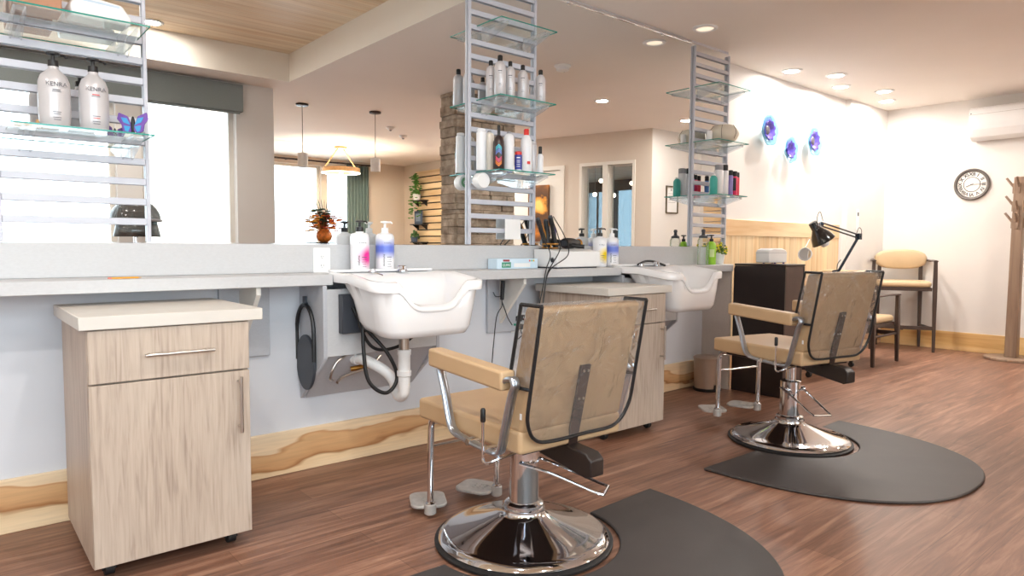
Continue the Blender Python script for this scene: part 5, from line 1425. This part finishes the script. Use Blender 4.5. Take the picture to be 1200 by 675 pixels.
t = thing('framed_print', 'small navy framed print standing on the middle black shelf', 'picture', (7.12, -4.84, 1.5435))
nv = mat('navy frame', (70, 86, 108), .5); MB().box((-.012, -.13, 0), (.012, .13, .25)).build('frame', nv, t, bevel=.003, seg=1); MB().box((-.0135, -.085, .05), (-.012, .085, .20)).build('print', mat('slate print', (120, 138, 156), .6, var=.2, scale=30), t)
t = thing('small_plant', 'small succulent in a blue pot on the lowest black shelf', 'plant', (7.11, -4.98, 1.1985))
MB().lathe([(.06, 0), (.07, .10), (.06, .10), (0, .09)], 20).build('pot', nv, t)
m = MB()
for k in range(40):
    a = rs.uniform(0, 2*PI); rr = rs.uniform(0, .09); m.ball((rr*math.cos(a), rr*math.sin(a), .12+rs.uniform(0, .10)-rr*.5), (.022, .022, .022), 6, 4)
m.build('foliage', mat('succulent leaves', (70, 110, 60), .6, var=.3, scale=30), t)
# canvas on the corridor door, framed notice on the opposite wall
t = thing('canvas_picture', 'tall amber and brown flower canvas on the corridor door', 'picture', (A0.x+Dv.x*1.80, A0.y+Dv.y*1.80, 1.62), ang)
cvm, nt, out = base_mat('amber flower canvas')
p = N(nt, 'ShaderNodeBsdfPrincipled'); p.inputs['Roughness'].default_value = .6
tc = N(nt, 'ShaderNodeTexCoord'); nz = N(nt, 'ShaderNodeTexNoise'); nz.inputs['Scale'].default_value = 9; nz.inputs['Detail'].default_value = 4; nt.links.new(tc.outputs['Object'], nz.inputs[0])
ds = N(nt, 'ShaderNodeVectorMath', operation='DISTANCE'); ds.inputs[1].default_value = (-.02, 0, .12); nt.links.new(tc.outputs['Object'], ds.inputs[0])
ad = N(nt, 'ShaderNodeMath', operation='MULTIPLY_ADD'); ad.inputs[1].default_value = .22; nt.links.new(nz.outputs['Fac'], ad.inputs[0]); nt.links.new(ds.outputs['Value'], ad.inputs[2])
r = N(nt, 'ShaderNodeValToRGB'); r.color_ramp.elements[0].position = .16; r.color_ramp.elements[0].color = lin((250, 214, 120)); r.color_ramp.elements[1].position = .9; r.color_ramp.elements[1].color = lin((190, 110, 30))
for pos, cc in ((.235, (226, 150, 50)), (.27, (90, 56, 30)), (.40, (120, 76, 36)), (.52, (214, 130, 40)), (.62, (100, 60, 30))):
    e_ = r.color_ramp.elements.new(pos); e_.color = lin(cc)
nt.links.new(ad.outputs[0], r.inputs[0]); nt.links.new(r.outputs[0], p.inputs['Base Color']); nt.links.new(p.outputs[0], out.inputs[0])
MB().box((-.18, yy(-.009), -.42), (.18, yy(.028), .42)).build('canvas', cvm, t, smooth=0)
t = thing('framed_notice', 'dark framed paper notice on the wall corner reflected beside the end tower', 'picture', (7.88, .55, 1.785))
m = MB(); a, b = .135, .19
m.box((-a, .0005, -b), (-a+.015, .02, b)).box((a-.015, .0005, -b), (a, .02, b)).box((-a+.015, .0005, b-.015), (a-.015, .02, b)).box((-a+.015, .0005, -b), (a-.015, .02, -b+.015)); m.build('frame', mat('bronze frame', (96, 86, 66), .4, .4), t)
MB().box((-a+.015, .0008, -b+.015), (a-.015, .006, b-.015)).build('paper', white_p, t)
m = MB()
for k in range(5): m.box((-.08, .006, .08-.03*k), (.08-.02*(k % 2), .0066, .086-.03*k))
m.box((-.03, .006, .12), (.0, .0066, .15)); m.build('print_line', grey_b, t)
# hooks on the far slat panel
t = thing('coat_hooks', 'black hook rail on the timber panel, seen through the end tower', 'hook rail', (XF-.03, .82, 1.42))
m = MB().box((-.012, -.18, -.012), (-.0005, .18, .012))
for y in (-.14, -.05, .04, .13): m.tube([(-.01, y, .0), (-.05, y, -.01), (-.06, y, .03)], .006, 6)
m.build('rail', black_p, t)
# detectors
t = thing('smoke_detector', 'white smoke detector on the ceiling between mirror and column', 'smoke detector', (4.30, 2.02, H))
MB().lathe([(0, 0), (.075, 0), (.075, -.012), (.06, -.022), (.055, -.045), (.035, -.052), (0, -.052)], 32).build('housing', white_p, t); MB().cyl((.02, .0, -.051), (.02, 0, -.054), .005, n=10).build('button', grey_b, t)
for x, y, l in ((4.74, -1.77, 'little white ceiling sensor nearer the pendant lamps'), (5.24, -2.27, 'little white ceiling sensor nearer the stone column')):
    t = thing('ceiling_sensor', l, 'sensor', (x, y, H)); MB().lathe([(0, 0), (.06, 0), (.055, -.02), (.03, -.04), (0, -.042)], 24).build('housing', white_p, t); MB().lathe([(.02, -.042), (.012, -.055), (0, -.056)], 14, cap=False).build('lens', grey_b, t)
